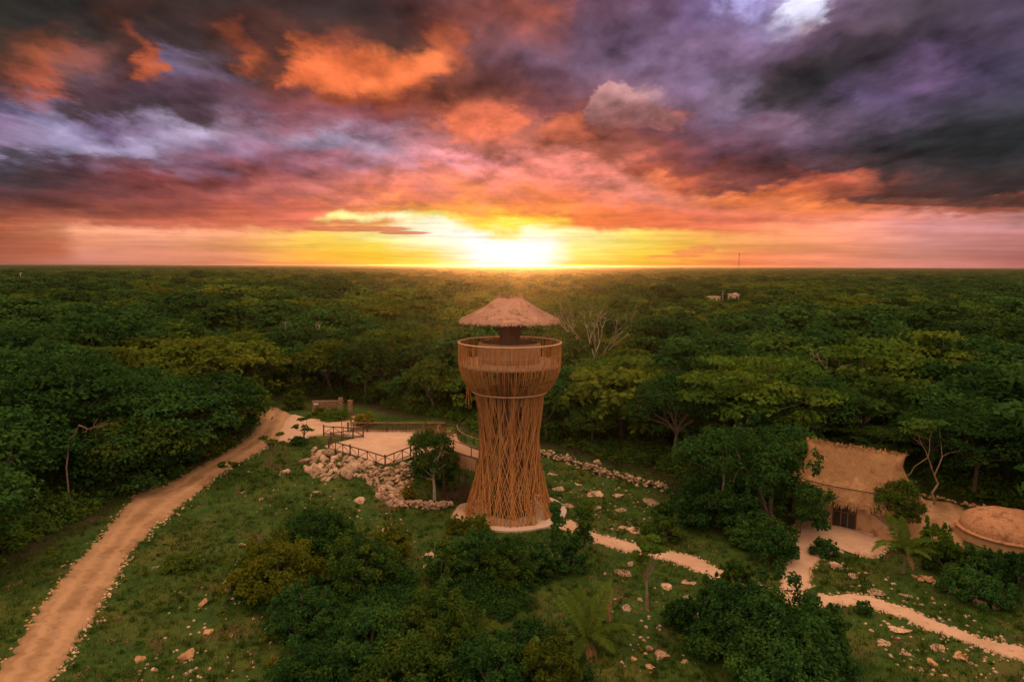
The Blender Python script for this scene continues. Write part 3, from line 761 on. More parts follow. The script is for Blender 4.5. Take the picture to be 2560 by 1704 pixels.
    for k in range(9000):
        ph = RNG.uniform(0, 6.283); s = max(0, 1 - math.sqrt(RNG.random()) * 1.02); ln = RNG.uniform(.25, .6)
        if k < 1200: s = RNG.uniform(-.01, .04); ln = RNG.uniform(.12, .30)
        if 1200 <= k < 1500: s = 1.0
        r, z = cap(s); s2 = s - ln / 3.9
        if s2 >= 0: r2, z2 = cap(s2)
        else: r2, z2 = 4.28 + (-s2) * 1.6, 17.36 + s2 * 2.6
        l1 = RNG.uniform(.0, .03); l2 = RNG.uniform(.02, .075)
        if 1200 <= k < 1500: r, z = RNG.uniform(.8, 1.1), 19.15; r2, z2 = r + RNG.uniform(-.1, .25), 19.15 + RNG.uniform(.05, .25)
        w = RNG.uniform(.012, .03); b = len(V); dp = RNG.uniform(-.02, .02)
        V += [pol(r, ph - w / max(r, .5), z + l1), pol(r, ph + w / max(r, .5), z + l1), pol(r2, ph + dp + w / max(r2, .5), z2 + l2), pol(r2, ph + dp - w / max(r2, .5), z2 + l2)]
        F.append((b, b + 1, b + 2, b + 3))
    tag(obj('roof_straw', mesh_from('roof_straw', np.array(V), np.array(F), M['thatch_tower']), T), kind='stuff')
    return T
build_tower()
# concrete ring round the tower foot
def ring_sheet(name, r0, r1, a0, a1, z, mat, label, h=0.0):
    n = 70; V = []; F = []
    for i in range(n + 1):
        a = a0 + (a1 - a0) * i / n
        for r in (r0, r1):
            p = pol(r, a, 0); x, y = p[0] + TX, p[1] + TY
            V.append((x, y, float(H(x, y)) + z + h))
        if h:
            for r in (r0, r1):
                p = pol(r, a, 0); x, y = p[0] + TX, p[1] + TY
                V.append((x, y, float(H(x, y)) - .05))
    k = 4 if h else 2
    for i in range(n):
        b = i * k; c = b + k
        F.append((b, b + 1, c + 1, c))
        if h: F += [(b + 1, b + 3, c + 3, c + 1), (b, c, c + 2, b + 2)]
    tag(obj(name, mesh_from(name, np.array(V), F, mat)), label, None, None, 'structure')
ring_sheet('tower_apron', 2.0, 4.75, -2.2, 2.9, 0.055, M['slab'], 'worn grey apron inside the kerb at the tower foot')
ring_sheet('kerb_ring', 4.62, 5.15, -0.75, 2.6, 0.02, M['concrete'], 'pale concrete kerb curving round the tower foot', 0.14)

# ------------------------------------------------------------------ thatched hut
def build_hut():
    rl = atz(2015, 1099, 6.5); rr = atz(2267, 1138, 6.5)
    c = (rl + rr) / 2; u = (rr - rl); half = u.length / 2; rz = math.atan2(u.y, u.x)
    u = Vector((math.cos(rz), math.sin(rz), 0)); v = Vector((-u.y, u.x, 0))
    T = empty('thatched_hut', (c.x, c.y, 0), 'oblong earth walled hut with a steep straw thatched roof and dark glazed door', 'hut', rz)
    g0 = float(H(c.x, c.y)) - .15
    # plan of the wall: straight front between rounded ends
    def plan(a, w, n=14, cx=0.0):
        P = []
        for i in range(9): P.append((cx - a + 2 * a * i / 8, -w))
        for i in range(1, n): t = -math.pi / 2 + math.pi * i / n; P.append((cx + a + w * math.cos(t), w * math.sin(t)))
        for i in range(9): P.append((cx + a - 2 * a * i / 8, w))
        for i in range(1, n): t = math.pi / 2 + math.pi * i / n; P.append((cx - a + w * math.cos(t), w * math.sin(t)))
        return P
    P = plan(2.2, 2.6); n = len(P); V = []; F = []
    for z in (g0, 1.0, 3.0):
        V += [(x, y, z) for x, y in P]
    for k in range(2):
        for i in range(n): F.append((k * n + i, k * n + (i + 1) % n, (k + 1) * n + (i + 1) % n, (k + 1) * n + i))
    obj('wall', mesh_from('wall', np.array(V), F, M['plaster']), T)
    # plinth strip along the front
    mb = MB(); mb.box((-.2, -2.74, .09), (5.2, .28, .20)); mb.build('plinth', M['pale_path'], T)
    # buttress at the right end
    mb = MB(); V = [(2.15, -2.68, g0), (4.3, -3.0, g0), (4.3, -2.75, g0), (2.15, -2.4, g0), (2.15, -2.68, 1.75), (4.3, -3.0, .35), (4.3, -2.7, .35), (2.15, -2.4, 1.75)]
    mb.add(V, [(0, 1, 5, 4), (1, 2, 6, 5), (2, 3, 7, 6), (3, 0, 4, 7), (4, 5, 6, 7)]); mb.build('buttress', M['plaster'], T)
    mb = MB(); V = [(2.12, -2.74, 1.75), (4.34, -3.06, .35), (4.34, -2.66, .35), (2.12, -2.36, 1.75)]
    V += [(x, y, z + .09) for x, y, z in V]
    mb.add(V, [(0, 1, 5, 4), (1, 2, 6, 5), (2, 3, 7, 6), (3, 0, 4, 7), (4, 5, 6, 7)]); mb.build('coping', M['slab'], T)
    # door
    inv = Matrix.Rotation(-rz, 4, 'Z')
    d0 = inv @ (at(2083, 1318) - Vector((c.x, c.y, 0))); d1 = inv @ (at(2128, 1328) - Vector((c.x, c.y, 0)))
    x0, x1 = d0.x, d0.x + 1.62; yf = -2.66
    D = obj('door', None, T) if False else None
    mb = MB(); mb.box(((x0 + x1) / 2, yf + .02, 1.12), (x1 - x0, .05, 2.04)); D = mb.build('door', M['glass'], T)
    for nm, cx, cz, w, h in (('jamb', x0 - .04, 1.12, .11, 2.16), ('jamb', x1 + .04, 1.12, .11, 2.16), ('lintel', (x0 + x1) / 2, 2.2, x1 - x0 + .2, .12), ('sill', (x0 + x1) / 2, .08, x1 - x0 + .2, .10)):
        mb = MB(); mb.box((cx, yf - .03, cz), (w, .14, h)); mb.build(nm, M['stick_dark'], D)
    mul = mat_noise('door_bar', (0.17, 0.10, 0.065), (0.25, 0.16, 0.10), 3)
    for f in (1 / 3, 2 / 3):
        mb = MB(); mb.box((x0 + (x1 - x0) * f, yf - .035, 1.12), (.055, .05, 2.02)); mb.build('door_bar', mul, D)
    mb = MB(); mb.box(((x0 + x1) / 2, yf - .045, 1.50), (x1 - x0, .04, .055)); mb.build('door_bar', mul, D)
    # roof
    def sec(s):
        tot = float(np.interp(s, [-.1, 0, .12, .25, .45, .7, 1, 1.2], [4.1, half, half - .22, half - .28, half + .05, half + .75, half + 1.55, half + 1.9]))
        w = 3.15 * max(0.02, s) ** .93
        z = 6.5 - 4.0 * s - .25 * math.sin(math.pi * s)
        return max(.3, tot - w), w, z
    V = []; F = []; NS = 18
    for k in range(NS + 1):
        a, w, z = sec(k / NS)
        V += [(x, y, z) for x, y in plan(a, w)]
    for k in range(NS):
        for i in range(n): F.append((k * n + i, (k + 1) * n + i, (k + 1) * n + (i + 1) % n, k * n + (i + 1) % n))
    V = np.array(V)
    for q in range(len(V)):
        p = Vector(V[q]); d = mnoise.noise(p * .7) * .12 + mnoise.noise(p * 2.1) * .10 + mnoise.noise(p * 5) * .05
        V[q][2] += d; V[q][1] *= 1 + d * .15
    R = obj('roof', mesh_from('roof', V, F, M['thatch']), T)
    b = len(V)
    # straw
    def on(s, q):
        a, w, z = sec(s); per = 4 * a + 2 * math.pi * w; d = q * per
        if d < 2 * a: return Vector((-a + d, -w, z)), Vector((0, -1, 0))
        d -= 2 * a
        if d < math.pi * w: t = -math.pi / 2 + d / w; return Vector((a + w * math.cos(t), w * math.sin(t), z)), Vector((math.cos(t), math.sin(t), 0))
        d -= math.pi * w
        if d < 2 * a: return Vector((a - d, w, z)), Vector((0, 1, 0))
        d -= 2 * a; t = math.pi / 2 + d / max(w, .01)
        return Vector((-a + w * math.cos(t), w * math.sin(t), z)), Vector((math.cos(t), math.sin(t), 0))
    V = []; F = []
    for k in range(15000):
        s = RNG.random() ** .8; q = RNG.random() if k % 4 else RNG.uniform(0, .42); ln = RNG.uniform(.3, .75)
        if k < 2600: s = RNG.uniform(.93, 1.0); ln = RNG.uniform(.12, .38)
        if 2600 <= k < 3400: s = RNG.uniform(.0, .03)
        p, nr = on(s, q)
        p2, n2 = on(min(1, s + ln / 5.6), q)
        if s + ln / 5.6 > 1: p2 = p + Vector((nr.x * .25, nr.y * .25, -1)).normalized() * ln
        p2 = p2 + nr * RNG.uniform(.03, .14) + Vector((0, 0, RNG.uniform(0, .08)))
        if 2600 <= k < 3400: p2 = p + nr * RNG.uniform(-.05, .3) + Vector((RNG.uniform(-.1, .1), 0, RNG.uniform(-.05, .30)))
        t = nr.cross(Vector((0, 0, 1))) * RNG.uniform(.010, .028); j = nr.cross(Vector((0, 0, 1))) * RNG.uniform(-.08, .08)
        p = p + nr * .01
        i = len(V); V += [p - t, p + t, p2 + t * .6 + j, p2 - t * .6 + j]; F.append((i, i + 1, i + 2, i + 3))
    tag(obj('roof_straw', mesh_from('roof_straw', np.array([tuple(q) for q in V]), np.array(F), M['thatch']), R), kind='stuff')
    # rope across the lower thatch
    mb = MB(); Q = []
    for i in range(24):
        f = i / 23; s = .69 + .07 * f + .02 * math.sin(f * 6)
        a, w, z = sec(s); Q.append((-3.6 + 7.9 * f, -w - .17, z + .10))
    mb.tube(Q, .035, 5); mb.build('rope', M['cable'], T)
    # ridge poles
    for k, x in enumerate((-.6, 1.6)):
        pass
    return T, c, u, v
HUT, hc, hu, hv = build_hut()

# ------------------------------------------------------------------ earthen dome
def build_dome():
    c = atz(2520, 1325, .78)
    g0 = float(H(c.x, c.y))
    T = empty('earthen_dome', (c.x, c.y, g0), 'low round earthen dome with a rimmed wall at the right edge', 'hut')
    mb = MB(); mb.lathe([(3.60, -.3), (3.57, .3), (3.52, .70)], 56); mb.build('wall', M['plaster'], T, True)
    mb = MB(); mb.lathe([(3.52, .66), (3.70, .68), (3.71, .78), (3.36, .84)], 56); mb.build('rim_ledge', M['earth_dome'], T)
    mb = MB(); mb.lathe([(3.38 * math.cos(t), .78 + 1.55 * math.sin(t)) for t in [i * math.pi / 2 / 14 for i in range(15)]], 56)
    o = mb.build('dome_roof', M['earth_dome'], T, True)
    for w in o.data.vertices: w.co.z += mnoise.noise(w.co * .9) * .12 + mnoise.noise(w.co * 3) * .03
    ph = 0.30; nx = Vector((math.sin(ph), -math.cos(ph), 0)); tx = Vector((math.cos(ph), math.sin(ph), 0))
    def arch(w, h, n=10): return [(-w, 0)] + [(-w, h - w)] + [(w * math.cos(math.pi - math.pi * i / n), h - w + w * math.sin(math.pi * i / n)) for i in range(1, n)] + [(w, h - w), (w, 0)]
    A = arch(.80, 1.55); B = arch(.58, 1.30); V = []; F = []
    for off in (3.1, 3.84):
        for P in (A, B): V += [nx * off + tx * x + Vector((0, 0, z - .25)) for x, z in P]
    n = len(A)
    for i in range(n - 1):
        F += [(2 * n + i, 2 * n + i + 1, 3 * n + i + 1, 3 * n + i), (i, i + 1, 2 * n + i + 1, 2 * n + i), (n + i, 3 * n + i, 3 * n + i + 1, n + i + 1)]
    obj('door_surround', mesh_from('door_surround', np.array([tuple(p) for p in V]), F, M['plaster']), T)
    V = [nx * 3.62 + tx * x + Vector((0, 0, z - .25)) for x, z in B]; D = obj('door', mesh_from('door', np.array([tuple(p) for p in V]), [tuple(range(n))], M['stick_dark']), T)
    for k in range(3):
        x = -.36 + .36 * k; mb = MB(); mb.box(nx * 3.64 + tx * x + Vector((0, 0, .30)), (.03, .05, 1.1), (tx, nx, Vector((0, 0, 1)))); mb.build('door_board', M['wood'], D)
    return c
DOME_C = build_dome()

# ------------------------------------------------------------------ rocks
def rock_mesh(seed, sub=2, flat=.7, jag=.35):
    import bmesh
    bm = bmesh.new(); bmesh.ops.create_icosphere(bm, subdivisions=sub, radius=1.0)
    r = random.Random(seed); o = Vector((r.uniform(-50, 50), r.uniform(-50, 50), r.uniform(-50, 50)))
    cuts = [(Vector((r.gauss(0, 1), r.gauss(0, 1), r.gauss(0, 1))).normalized(), r.uniform(.40, .80)) for _ in range(11)]
    for v in bm.verts:
        for nrm, d in cuts:
            e = v.co.dot(nrm) - d
            if e > 0: v.co -= nrm * e * .9
        v.co *= 1 + jag * mnoise.noise(v.co * 1.1 + o) + (.10 * mnoise.noise(v.co * 3 + o) if sub < 3 else .16 * mnoise.noise(v.co * 2.6 + o) + .09 * mnoise.noise(v.co * 6 + o))
        v.co.z *= flat
    me = bpy.data.meshes.new('rock'); bm.to_mesh(me); bm.free()
    return me
ROCKS = []
for k in range(12):
    me = rock_mesh(k, 1 if k < 6 else 2); me.materials.append(M['stone']); ROCKS.append(me)
ROCKS_O = []
for k in range(4):
    me = rock_mesh(40 + k, 1); me.materials.append(M['stone_ochre']); ROCKS_O.append(me)
SLABS = []
BIG = []; BIG_O = []
for k in range(6):
    me = rock_mesh(100 + k, 3, .68, .4); me.materials.append(M['stone']); BIG.append(me)
for k in range(3):
    me = rock_mesh(120 + k, 3, .6, .4); me.materials.append(M['stone_ochre']); BIG_O.append(me)
for k in range(5):
    me = rock_mesh(60 + k, 3, .20, .6); me.materials.append(M['stone']); SLABS.append(me)

def put_rock(name, me, loc, s, parent=None, rng=RNG, sq=(.75, 1.25), tilt=.5):
    o = bpy.data.objects.new(name, me); link(o, parent)
    if parent: loc = Vector(loc) - parent.location
    o.location = loc; o.scale = (s * rng.uniform(*sq), s * rng.uniform(*sq), s * rng.uniform(.7, 1.15))
    o.rotation_euler = (rng.uniform(-tilt, tilt), rng.uniform(-tilt, tilt), rng.uniform(0, 6.28))
    return o

def pt_in(P, x, y):
    ins = False; n = len(P)
    for i in range(n):
        ax, ay = P[i]; bx, by = P[(i + 1) % n]
        if (ay <= y < by) or (by <= y < ay):
            if x < ax + (y - ay) / (by - ay) * (bx - ax): ins = not ins
    return ins

# rock face below the terrace
FACE = [(748, 1158), (790, 1122), (822, 1128), (880, 1142), (965, 1172), (1005, 1160), (1040, 1150), (1028, 1205), (1010, 1262), (985, 1268), (945, 1245), (930, 1215), (905, 1192), (860, 1190), (805, 1202), (780, 1190)]
RF = empty('rock_face', tuple(at(900, 1180)), 'pale jumbled limestone rock face below the viewing terrace', 'rock face')
cnt = 0; tries = 0; used = []
while cnt < 235 and tries < 4000:
    tries += 1
    px = RNG.uniform(745, 1042); py = RNG.uniform(1120, 1270)
    if not pt_in(FACE, px, py): continue
    s = RNG.uniform(.35, 1.15) if px < 900 else RNG.uniform(.22, .6)
    if any((px - a) ** 2 + (py - b) ** 2 < (9 * (s + c)) ** 2 for a, b, c in used): continue
    p = at(px, py); used.append((px, py, s))
    put_rock('boulder' if s > .55 else 'stone', ROCKS[RNG.randrange(12)] if s < .7 else ROCKS[6 + RNG.randrange(6)], p + Vector((0, 0, .02)), s, RF, tilt=.6)
    cnt += 1
# fill the chinks with rubble
def rubble(name, poly, n, smin, smax, mat, parent=None, label=None, cat=None, seed=3):
    r = random.Random(seed); V = []; F = []
    ico = [(0, 0, 1), (.9, 0, .2), (.28, .85, .2), (-.72, .52, .2), (-.72, -.52, .2), (.28, -.85, .2), (.3, .2, -.7), (-.4, -.1, -.7)]
    fc = [(0, 1, 2), (0, 2, 3), (0, 3, 4), (0, 4, 5), (0, 5, 1), (1, 6, 2), (2, 6, 3), (3, 6, 7), (3, 7, 4), (4, 7, 5), (5, 7, 6), (5, 6, 1)]
    xs = [p[0] for p in poly]; ys = [p[1] for p in poly]; k = 0; t = 0
    while k < n and t < n * 20:
        t += 1
        px = r.uniform(min(xs), max(xs)); py = r.uniform(min(ys), max(ys))
        if not pt_in(poly, px, py): continue
        k += 1; p = at(px, py) if mat is not None else None; s = r.uniform(smin, smax) ; a = r.uniform(0, 6.28); b = len(V)
        q = (r.uniform(.7, 1.3), r.uniform(.7, 1.3), r.uniform(.5, .9))
        for x, y, z in ico:
            x, y, z = x * q[0] * s * r.uniform(.8, 1.2), y * q[1] * s * r.uniform(.8, 1.2), z * q[2] * s
            V.append((p.x + x * math.cos(a) - y * math.sin(a), p.y + x * math.sin(a) + y * math.cos(a), p.z + z))
        F += [tuple(i + b for i in f) for f in fc]
    V = np.array(V)
    if parent: V = V - np.array(parent.location)
    o = obj(name, mesh_from(name, V, np.array(F), mat), parent); tag(o, label, cat, None, 'stuff')
    return o
rubble('rubble', FACE, 420, .08, .20, M['stone'], RF)

def stone_wall(label, pts, height, thick, n, smin=.18, smax=.34, mat=None, cat='wall', dz=0):
    W = [at(*p) for p in pts]
    P = resample([tuple(w) for w in W], 200)
    mid = Vector(P[100]); T = empty('stone_wall', tuple(mid), label, cat)
    R_ = mat or ROCKS
    for k in range(n):
        i = RNG.random() * 198; a = Vector(P[int(i)]); b = Vector(P[int(i) + 1]); p = a.lerp(b, i % 1)
        d = (b - a).normalized(); nn = Vector((-d.y, d.x, 0))
        lay = RNG.random()
        w = RNG.uniform(-1, 1) * thick / 2 * (1.15 - .45 * lay)
        p = p + nn * w; p.z = float(H(p.x, p.y)) + lay * height * RNG.uniform(.85, 1.05)
        put_rock('stone', R_[RNG.randrange(len(R_) if len(R_) < 6 else 6)], p, RNG.uniform(smin, smax), T)
    return T
stone_wall('low dry stone wall between the rock face and the sandy apron', [(990, 1263), (1040, 1268), (1090, 1270), (1132, 1267)], .55, .7, 150, .17, .34)
stone_wall('long tumbled dry stone wall right of the tower along the forest edge', [(1335, 1132), (1400, 1150), (1450, 1166), (1520, 1188), (1600, 1210), (1665, 1228)], .62, 1.3, 300, .15, .30)
stone_wall('row of ochre border stones below the hedge at right', [(2275, 1440), (2340, 1462), (2400, 1490), (2450, 1512), (2500, 1520)], .25, .5, 46, .16, .34, ROCKS_O)
stone_wall('low line of stones behind the yard beside the hut', [(2300, 1240), (2350, 1248), (2420, 1262), (2500, 1285)], .3, .5, 60, .14, .28, ROCKS_O)

# ------------------------------------------------------------------ timber fences
def fence_run(T, pts, h=1.05, bay=1.35, main=.085, thin=.05, closed=False, flip=0):
    o = T.location
    for a, b in zip(pts[:-1], pts[1:]):
        d = b - a; L = d.length; n = max(1, round(L / bay)); d.normalize()
        for i in range(n + 1):
            p = a + d * (L * i / n); big = i in (0, n)
            if i == 0 and a is not pts[0]: continue
            mb = MB(); e = .18 if big else 0
            mb.tube([p - o - Vector((0, 0, .45 if big else .1)), p - o + Vector((RNG.uniform(-.02, .02), 0, h + e))], main if big else thin, 7); mb.build('post', M['wood'], T)
        for z, r, nm in ((h - .02, .065, 'top_rail'), (.16, .05, 'bottom_rail')):
            mb = MB(); mb.tube([a - o + Vector((0, 0, z)), (a + b) / 2 - o + Vector((0, 0, z + .02)), b - o + Vector((0, 0, z))], r, 6); mb.build(nm, M['wood'], T)
        for i in range(n):
            p = a + d * (L * (i + .04) / n); q = a + d * (L * (i + .96) / n)
            z0, z1 = (.2, h - .08) if (i + flip) % 2 else (h - .08, .2)
            mb = MB(); mb.tube([p - o + Vector((0, 0, z0)), q - o + Vector((0, 0, z1))], .034, 5); mb.build('brace', M['wood'], T)
def z3(x, y): return atz(640 + x * .236, 950 + y * .236, DZ + .09)
FA = [z3(770, 735), z3(1000, 800), z3(1370, 915), z3(1640, 806)]
T = empty('timber_fence', tuple(FA[2]), 'brown rustic log fence along the front edge of the terrace', 'fence')
fence_run(T, FA)
FB = [z3(718, 578), z3(1137, 607), z3(795, 655), z3(772, 728)]
T = empty('timber_fence', tuple(FB[1]), 'brown rustic log fence folded back on itself at the terrace entrance', 'fence')
fence_run(T, FB, 1.05, 1.25, flip=1)
# palisade at the back
PA, PB = z3(975, 545), z3(2010, 545); PA.z = PB.z = DZ + .05
T = empty('palisade_fence', tuple((PA + PB) / 2), 'dark palisade of thin sticks along the back of the terrace', 'fence')
o = T.location; mb = MB(); d = PB - PA
for k in range(230):
    p = PA + d * (k / 229) - o; h = RNG.uniform(.95, 1.2)
    mb.tube([p + Vector((0, RNG.uniform(-.05, .05), -.2)), p + Vector((RNG.uniform(-.08, .08), RNG.uniform(-.05, .05), h))], RNG.uniform(.014, .026), 3)
tag(mb.build('palisade_stick', M['wood'], T), kind='stuff')
rail_m = mat_noise('weathered_rail', (0.20, 0.105, 0.06), (0.32, 0.18, 0.11), 3)
mb = MB(); mb.tube([PA - o + Vector((0, -.06, 1.16)), PB - o + Vector((0, -.06, 1.16))], .05, 6); mb.build('top_rail', rail_m, T)
mb = MB(); mb.tube([PA - o + Vector((0, -.06, .25)), PB - o + Vector((0, -.06, .25))], .04, 6); mb.build('bottom_rail', rail_m, T)
for k in range(6):
    p = PA + d * (k / 5) - o; mb = MB(); mb.tube([p + Vector((0, -.1, -.3)), p + Vector((0, -.1, 1.3))], .065, 6); mb.build('post', M['wood'], T)
    if k < 5:
        q = PA + d * ((k + .9) / 5) - o; mb = MB(); mb.tube([p + Vector((0, -.1, 1.1)), q + Vector((0, -.1, .2))], .03, 5); mb.build('brace', M['wood'], T)
# hooked lamp pole at the terrace entrance
p = z3(912, 640); T = empty('lamp_pole', tuple(p), 'thin dark pole with a hooked arm at the terrace entrance', 'pole')
mb = MB(); mb.tube([(0, 0, -.2), (0, 0, 2.6)], .035, 6); mb.build('pole', M['metal'], T)
mb = MB(); mb.tube([(0, 0, 2.58), (.35, .05, 2.62), (.7, .1, 2.45), (1.1, .15, 2.2)], .022, 5); mb.build('arm', M['metal'], T)
mb = MB(); mb.lathe([(.02, 2.68), (.09, 2.62), (.09, 2.52), (.03, 2.48)], 8); mb.build('lamp_head', M['metal'], T)
# footbridge to the tower with a hanging fringe
def build_bridge():
    C = chaikin([(-7.6, 79.5, 2.1), (-7.2, 75, 2.9), (-6.6, 70.0, 3.7), (-5.6, 65.5, 4.35), (-3.9, 62.4, 4.6), (-2.4, 60.9, 4.65)], 2); C = resample(C, 30)
    T = empty('footbridge', tuple(C[15]), 'curved brown footbridge with straw fringe leading into the left of the tower', 'bridge'); o = np.array(T.location)
    tn = np.gradient(C, axis=0); nn = np.stack([-tn[:, 1], tn[:, 0], 0 * tn[:, 0]], 1); nn /= np.linalg.norm(nn, axis=1)[:, None]
    Lp = C - nn * 1.1 - o; Rp = C + nn * 1.1 - o; k = len(C)
    V = np.concatenate([Lp, Rp, Lp - [0, 0, .25], Rp - [0, 0, .25]]); F = []
    for i in range(k - 1):
        F += [(i, i + 1, k + i + 1, k + i), (2 * k + i, 3 * k + i, 3 * k + i + 1, 2 * k + i + 1), (i, 2 * k + i, 2 * k + i + 1, i + 1), (k + i, k + i + 1, 3 * k + i + 1, 3 * k + i)]
    obj('deck', mesh_from('deck', V, F, mat_noise('bridge_deck', (0.30, 0.18, 0.11), (0.42, 0.27, 0.18), 4)), T)
    for S in (Lp, Rp):
        V = []; F = []
        for q in range(2600):
            f = RNG.random() * (k - 1.001); i = int(f); p = S[i] * (1 - f % 1) + S[i + 1] * (f % 1); t = tn[i] / np.linalg.norm(tn[i])
            ln = RNG.uniform(.35, 1.0); z0 = RNG.uniform(-.45, .05); w = RNG.uniform(.015, .035); out = np.array([RNG.uniform(-.1, .1), RNG.uniform(-.1, .1), 0])
            b = len(V); V += [p + [0, 0, z0] - t * w + out, p + [0, 0, z0] + t * w + out, p + [0, 0, z0 - ln] + t * w + out * 1.5, p + [0, 0, z0 - ln] - t * w + out * 1.5]; F.append((b, b + 1, b + 2, b + 3))
        tag(obj('fringe', mesh_from('fringe', np.array(V), np.array(F), M['thatch']), T), kind='stuff')
        mb = MB(); mb.tube([tuple(p + np.array([0, 0, .06])) for p in S], .07, 5); mb.build('edge_beam', M['stick_dark'], T)
        mb = MB(); mb.tube([tuple(p + np.array([0, 0, 1.05])) for p in S], .05, 5); mb.build('handrail', rail_m, T)
        for i in range(0, k, 4):
            mb = MB(); mb.tube([tuple(S[i]), tuple(S[i] + np.array([0, 0, 1.1]))], .045, 5); mb.build('post', M['wood'], T)
    for i in (6, 13, 20):
        for S in (Lp, Rp):
            g = float(H(*(S[i][:2] + o[:2]))) - o[2]; mb = MB(); mb.tube([tuple(S[i]), (S[i][0], S[i][1], g - .3)], .10, 6); mb.build('pier', M['stick_dark'], T)
build_bridge()

# ------------------------------------------------------------------ gateway ruin at the top of the road
def build_gate():
    def gp(px, py): return at(px, py)
    a = gp(782, 1027); b = gp(847, 1026)
    T = empty('gate_wall', tuple((a + b) / 2), 'brown rubble wall with a small white plaque beside the forecourt', 'wall'); o = T.location
    u = (b - a); L = u.length; u.normalize(); v = Vector((-u.y, u.x, 0)); ax = (u, v, Vector((0, 0, 1)))
    wm = mat_noise('rubble_wall', (0.17, 0.10, 0.065), (0.28, 0.18, 0.115), 3, bstr=.6)
    mb = MB(); mb.box((a + b) / 2 - o + Vector((0, 0, .6)), (L, .4, 1.5), ax); mb.build('wall', wm, T)
    mb = MB(); mb.box((a + b) / 2 - o + Vector((0, 0, 1.38)), (L + .1, .5, .1), ax); mb.build('coping', wm, T)
    for k in range(90):
        p = a + u * RNG.uniform(0, L) - v * .2 + Vector((0, 0, RNG.uniform(0, 1.3))); q = put_rock('stone', ROCKS[RNG.randrange(6)], p, RNG.uniform(.10, .18), T); q.data = STONE_BR[RNG.randrange(4)]
    mb = MB(); mb.box(a + u * .5 - v * .36 - o + Vector((0, 0, 1.05)), (.62, .06, .26), ax); mb.build('plaque', M['white'], T)
    for px, py, h, lb in ((852, 1028, 2.05, 'square rubble gate pillar joined to the end of the brown wall'), (876, 1040, 2.25, 'free standing rubble gate pillar nearest the terrace palisade')):
        p = gp(px, py); P = empty('gate_pillar', tuple(p), lb, 'pillar')
        mb = MB(); mb.box((0, 0, h / 2 - .1), (.5, .5, h)); mb.build('core', wm, P)
        for k in range(46):
            f = RNG.randrange(4); s = RNG.uniform(-.28, .28); w = .27
            x, y = ((w, s), (-w, s), (s, w), (s, -w))[f]
            q = put_rock('stone', ROCKS[0], p + Vector((x, y, RNG.uniform(0, h))), RNG.uniform(.09, .16), P); q.data = STONE_BR[RNG.randrange(4)]
    p = gp(883, 1039); P = empty('thin_post', tuple(p), 'thin leaning pole beside the free standing gate pillar', 'pole'); mb = MB(); mb.tube([(0, 0, -.2), (.04, 0, 2.3)], .05, 6); mb.build('pole', M['wood'], P)
    mb = MB(); mb.tube([(.02, 0, 1.1), (.02, 0, 1.3)], .08, 6); mb.build('collar', M['wood'], P)
STONE_BR = []
for k in range(4):
    me = rock_mesh(80 + k, 1); me.materials.append(mat_noise('brown_rubble', (0.22, 0.135, 0.085), (0.36, 0.235, 0.15), 2.0, bstr=.5, vary=.3) if k == 0 else STONE_BR[0].materials[0]); STONE_BR.append(me)
build_gate()
# ------------------------------------------------------------------ foliage
def leaf_cloud(C, N, S, rng, aspect=.62, fold=0.0):
    """rhombic leaves: centres C, normals N, sizes S -> vertices, quads"""
    n = len(C)
    N = N / np.maximum(np.linalg.norm(N, axis=1), 1e-6)[:, None]
    T = rng.normal(size=(n, 3)); T -= N * (T * N).sum(1)[:, None]; T /= np.maximum(np.linalg.norm(T, axis=1), 1e-6)[:, None]
    B = np.cross(N, T)
    S = S[:, None]
    V = np.stack([C - T * S, C + B * S * aspect, C + T * S - N * S * fold, C - B * S * aspect], 1).reshape(-1, 3)
    F = np.arange(n * 4, dtype=np.int32).reshape(-1, 4)
    return V, F

def pads_crown(rng, pads, nleaf, size, upb=.75, shell=.55, low=-.35):
    """leaves in flattened pads (x, y, z, r, flat); returns V, F, tint"""
    P = np.array(pads); w = P[:, 3] ** 2; k = rng.choice(len(P), nleaf, p=w / w.sum())
    d = rng.normal(size=(nleaf, 3)); d /= np.linalg.norm(d, axis=1)[:, None]
    d[:, 2] = np.where(d[:, 2] < low, -d[:, 2], d[:, 2])
    rad = shell + (1 - shell) * rng.random(nleaf) ** .6
    lump = 1 + .30 * np.sin(d[:, 0] * 7 + k) * np.sin(d[:, 1] * 6 + 2 * k)
    lump = lump * np.where(rng.random(nleaf) < .07, rng.uniform(1.05, 1.5, nleaf), 1)
    C = P[k, :3] + d * (rad * lump * P[k, 3])[:, None] * np.stack([np.ones(nleaf), np.ones(nleaf), P[k, 4]], 1)
    N = d * .65 + np.array([0, 0, upb * .8]) + rng.normal(size=(nleaf, 3)) * .55
    V, F = leaf_cloud(C, N, size * rng.uniform(.6, 1.3, nleaf), rng)
    pt = rng.random(len(P)); py = rng.random(len(P)) ** 3
    t = np.clip(.45 * pt[k] + .55 * rng.random(nleaf), 0, 1); y = np.clip(py[k] * .8 + .25 * rng.random(nleaf), 0, 1)
    return V, F, np.repeat(np.stack([t, y, 0 * t], 1), 4, axis=0)

def limb(mb, a, b, r0, r1, rng, n=4, sides=5, sag=.12):
    a = np.array(a, float); b = np.array(b, float); L = np.linalg.norm(b - a)
    P = []
    for i in range(n + 1):
        t = i / n; p = a * (1 - t) + b * t
        p = p + rng.normal(size=3) * L * .035 * (0 < i < n); p[2] += sag * L * math.sin(math.pi * t) * .6
        P.append(tuple(p))
    mb.tube(P, [r0 + (r1 - r0) * i / n for i in range(n + 1)], sides, False)

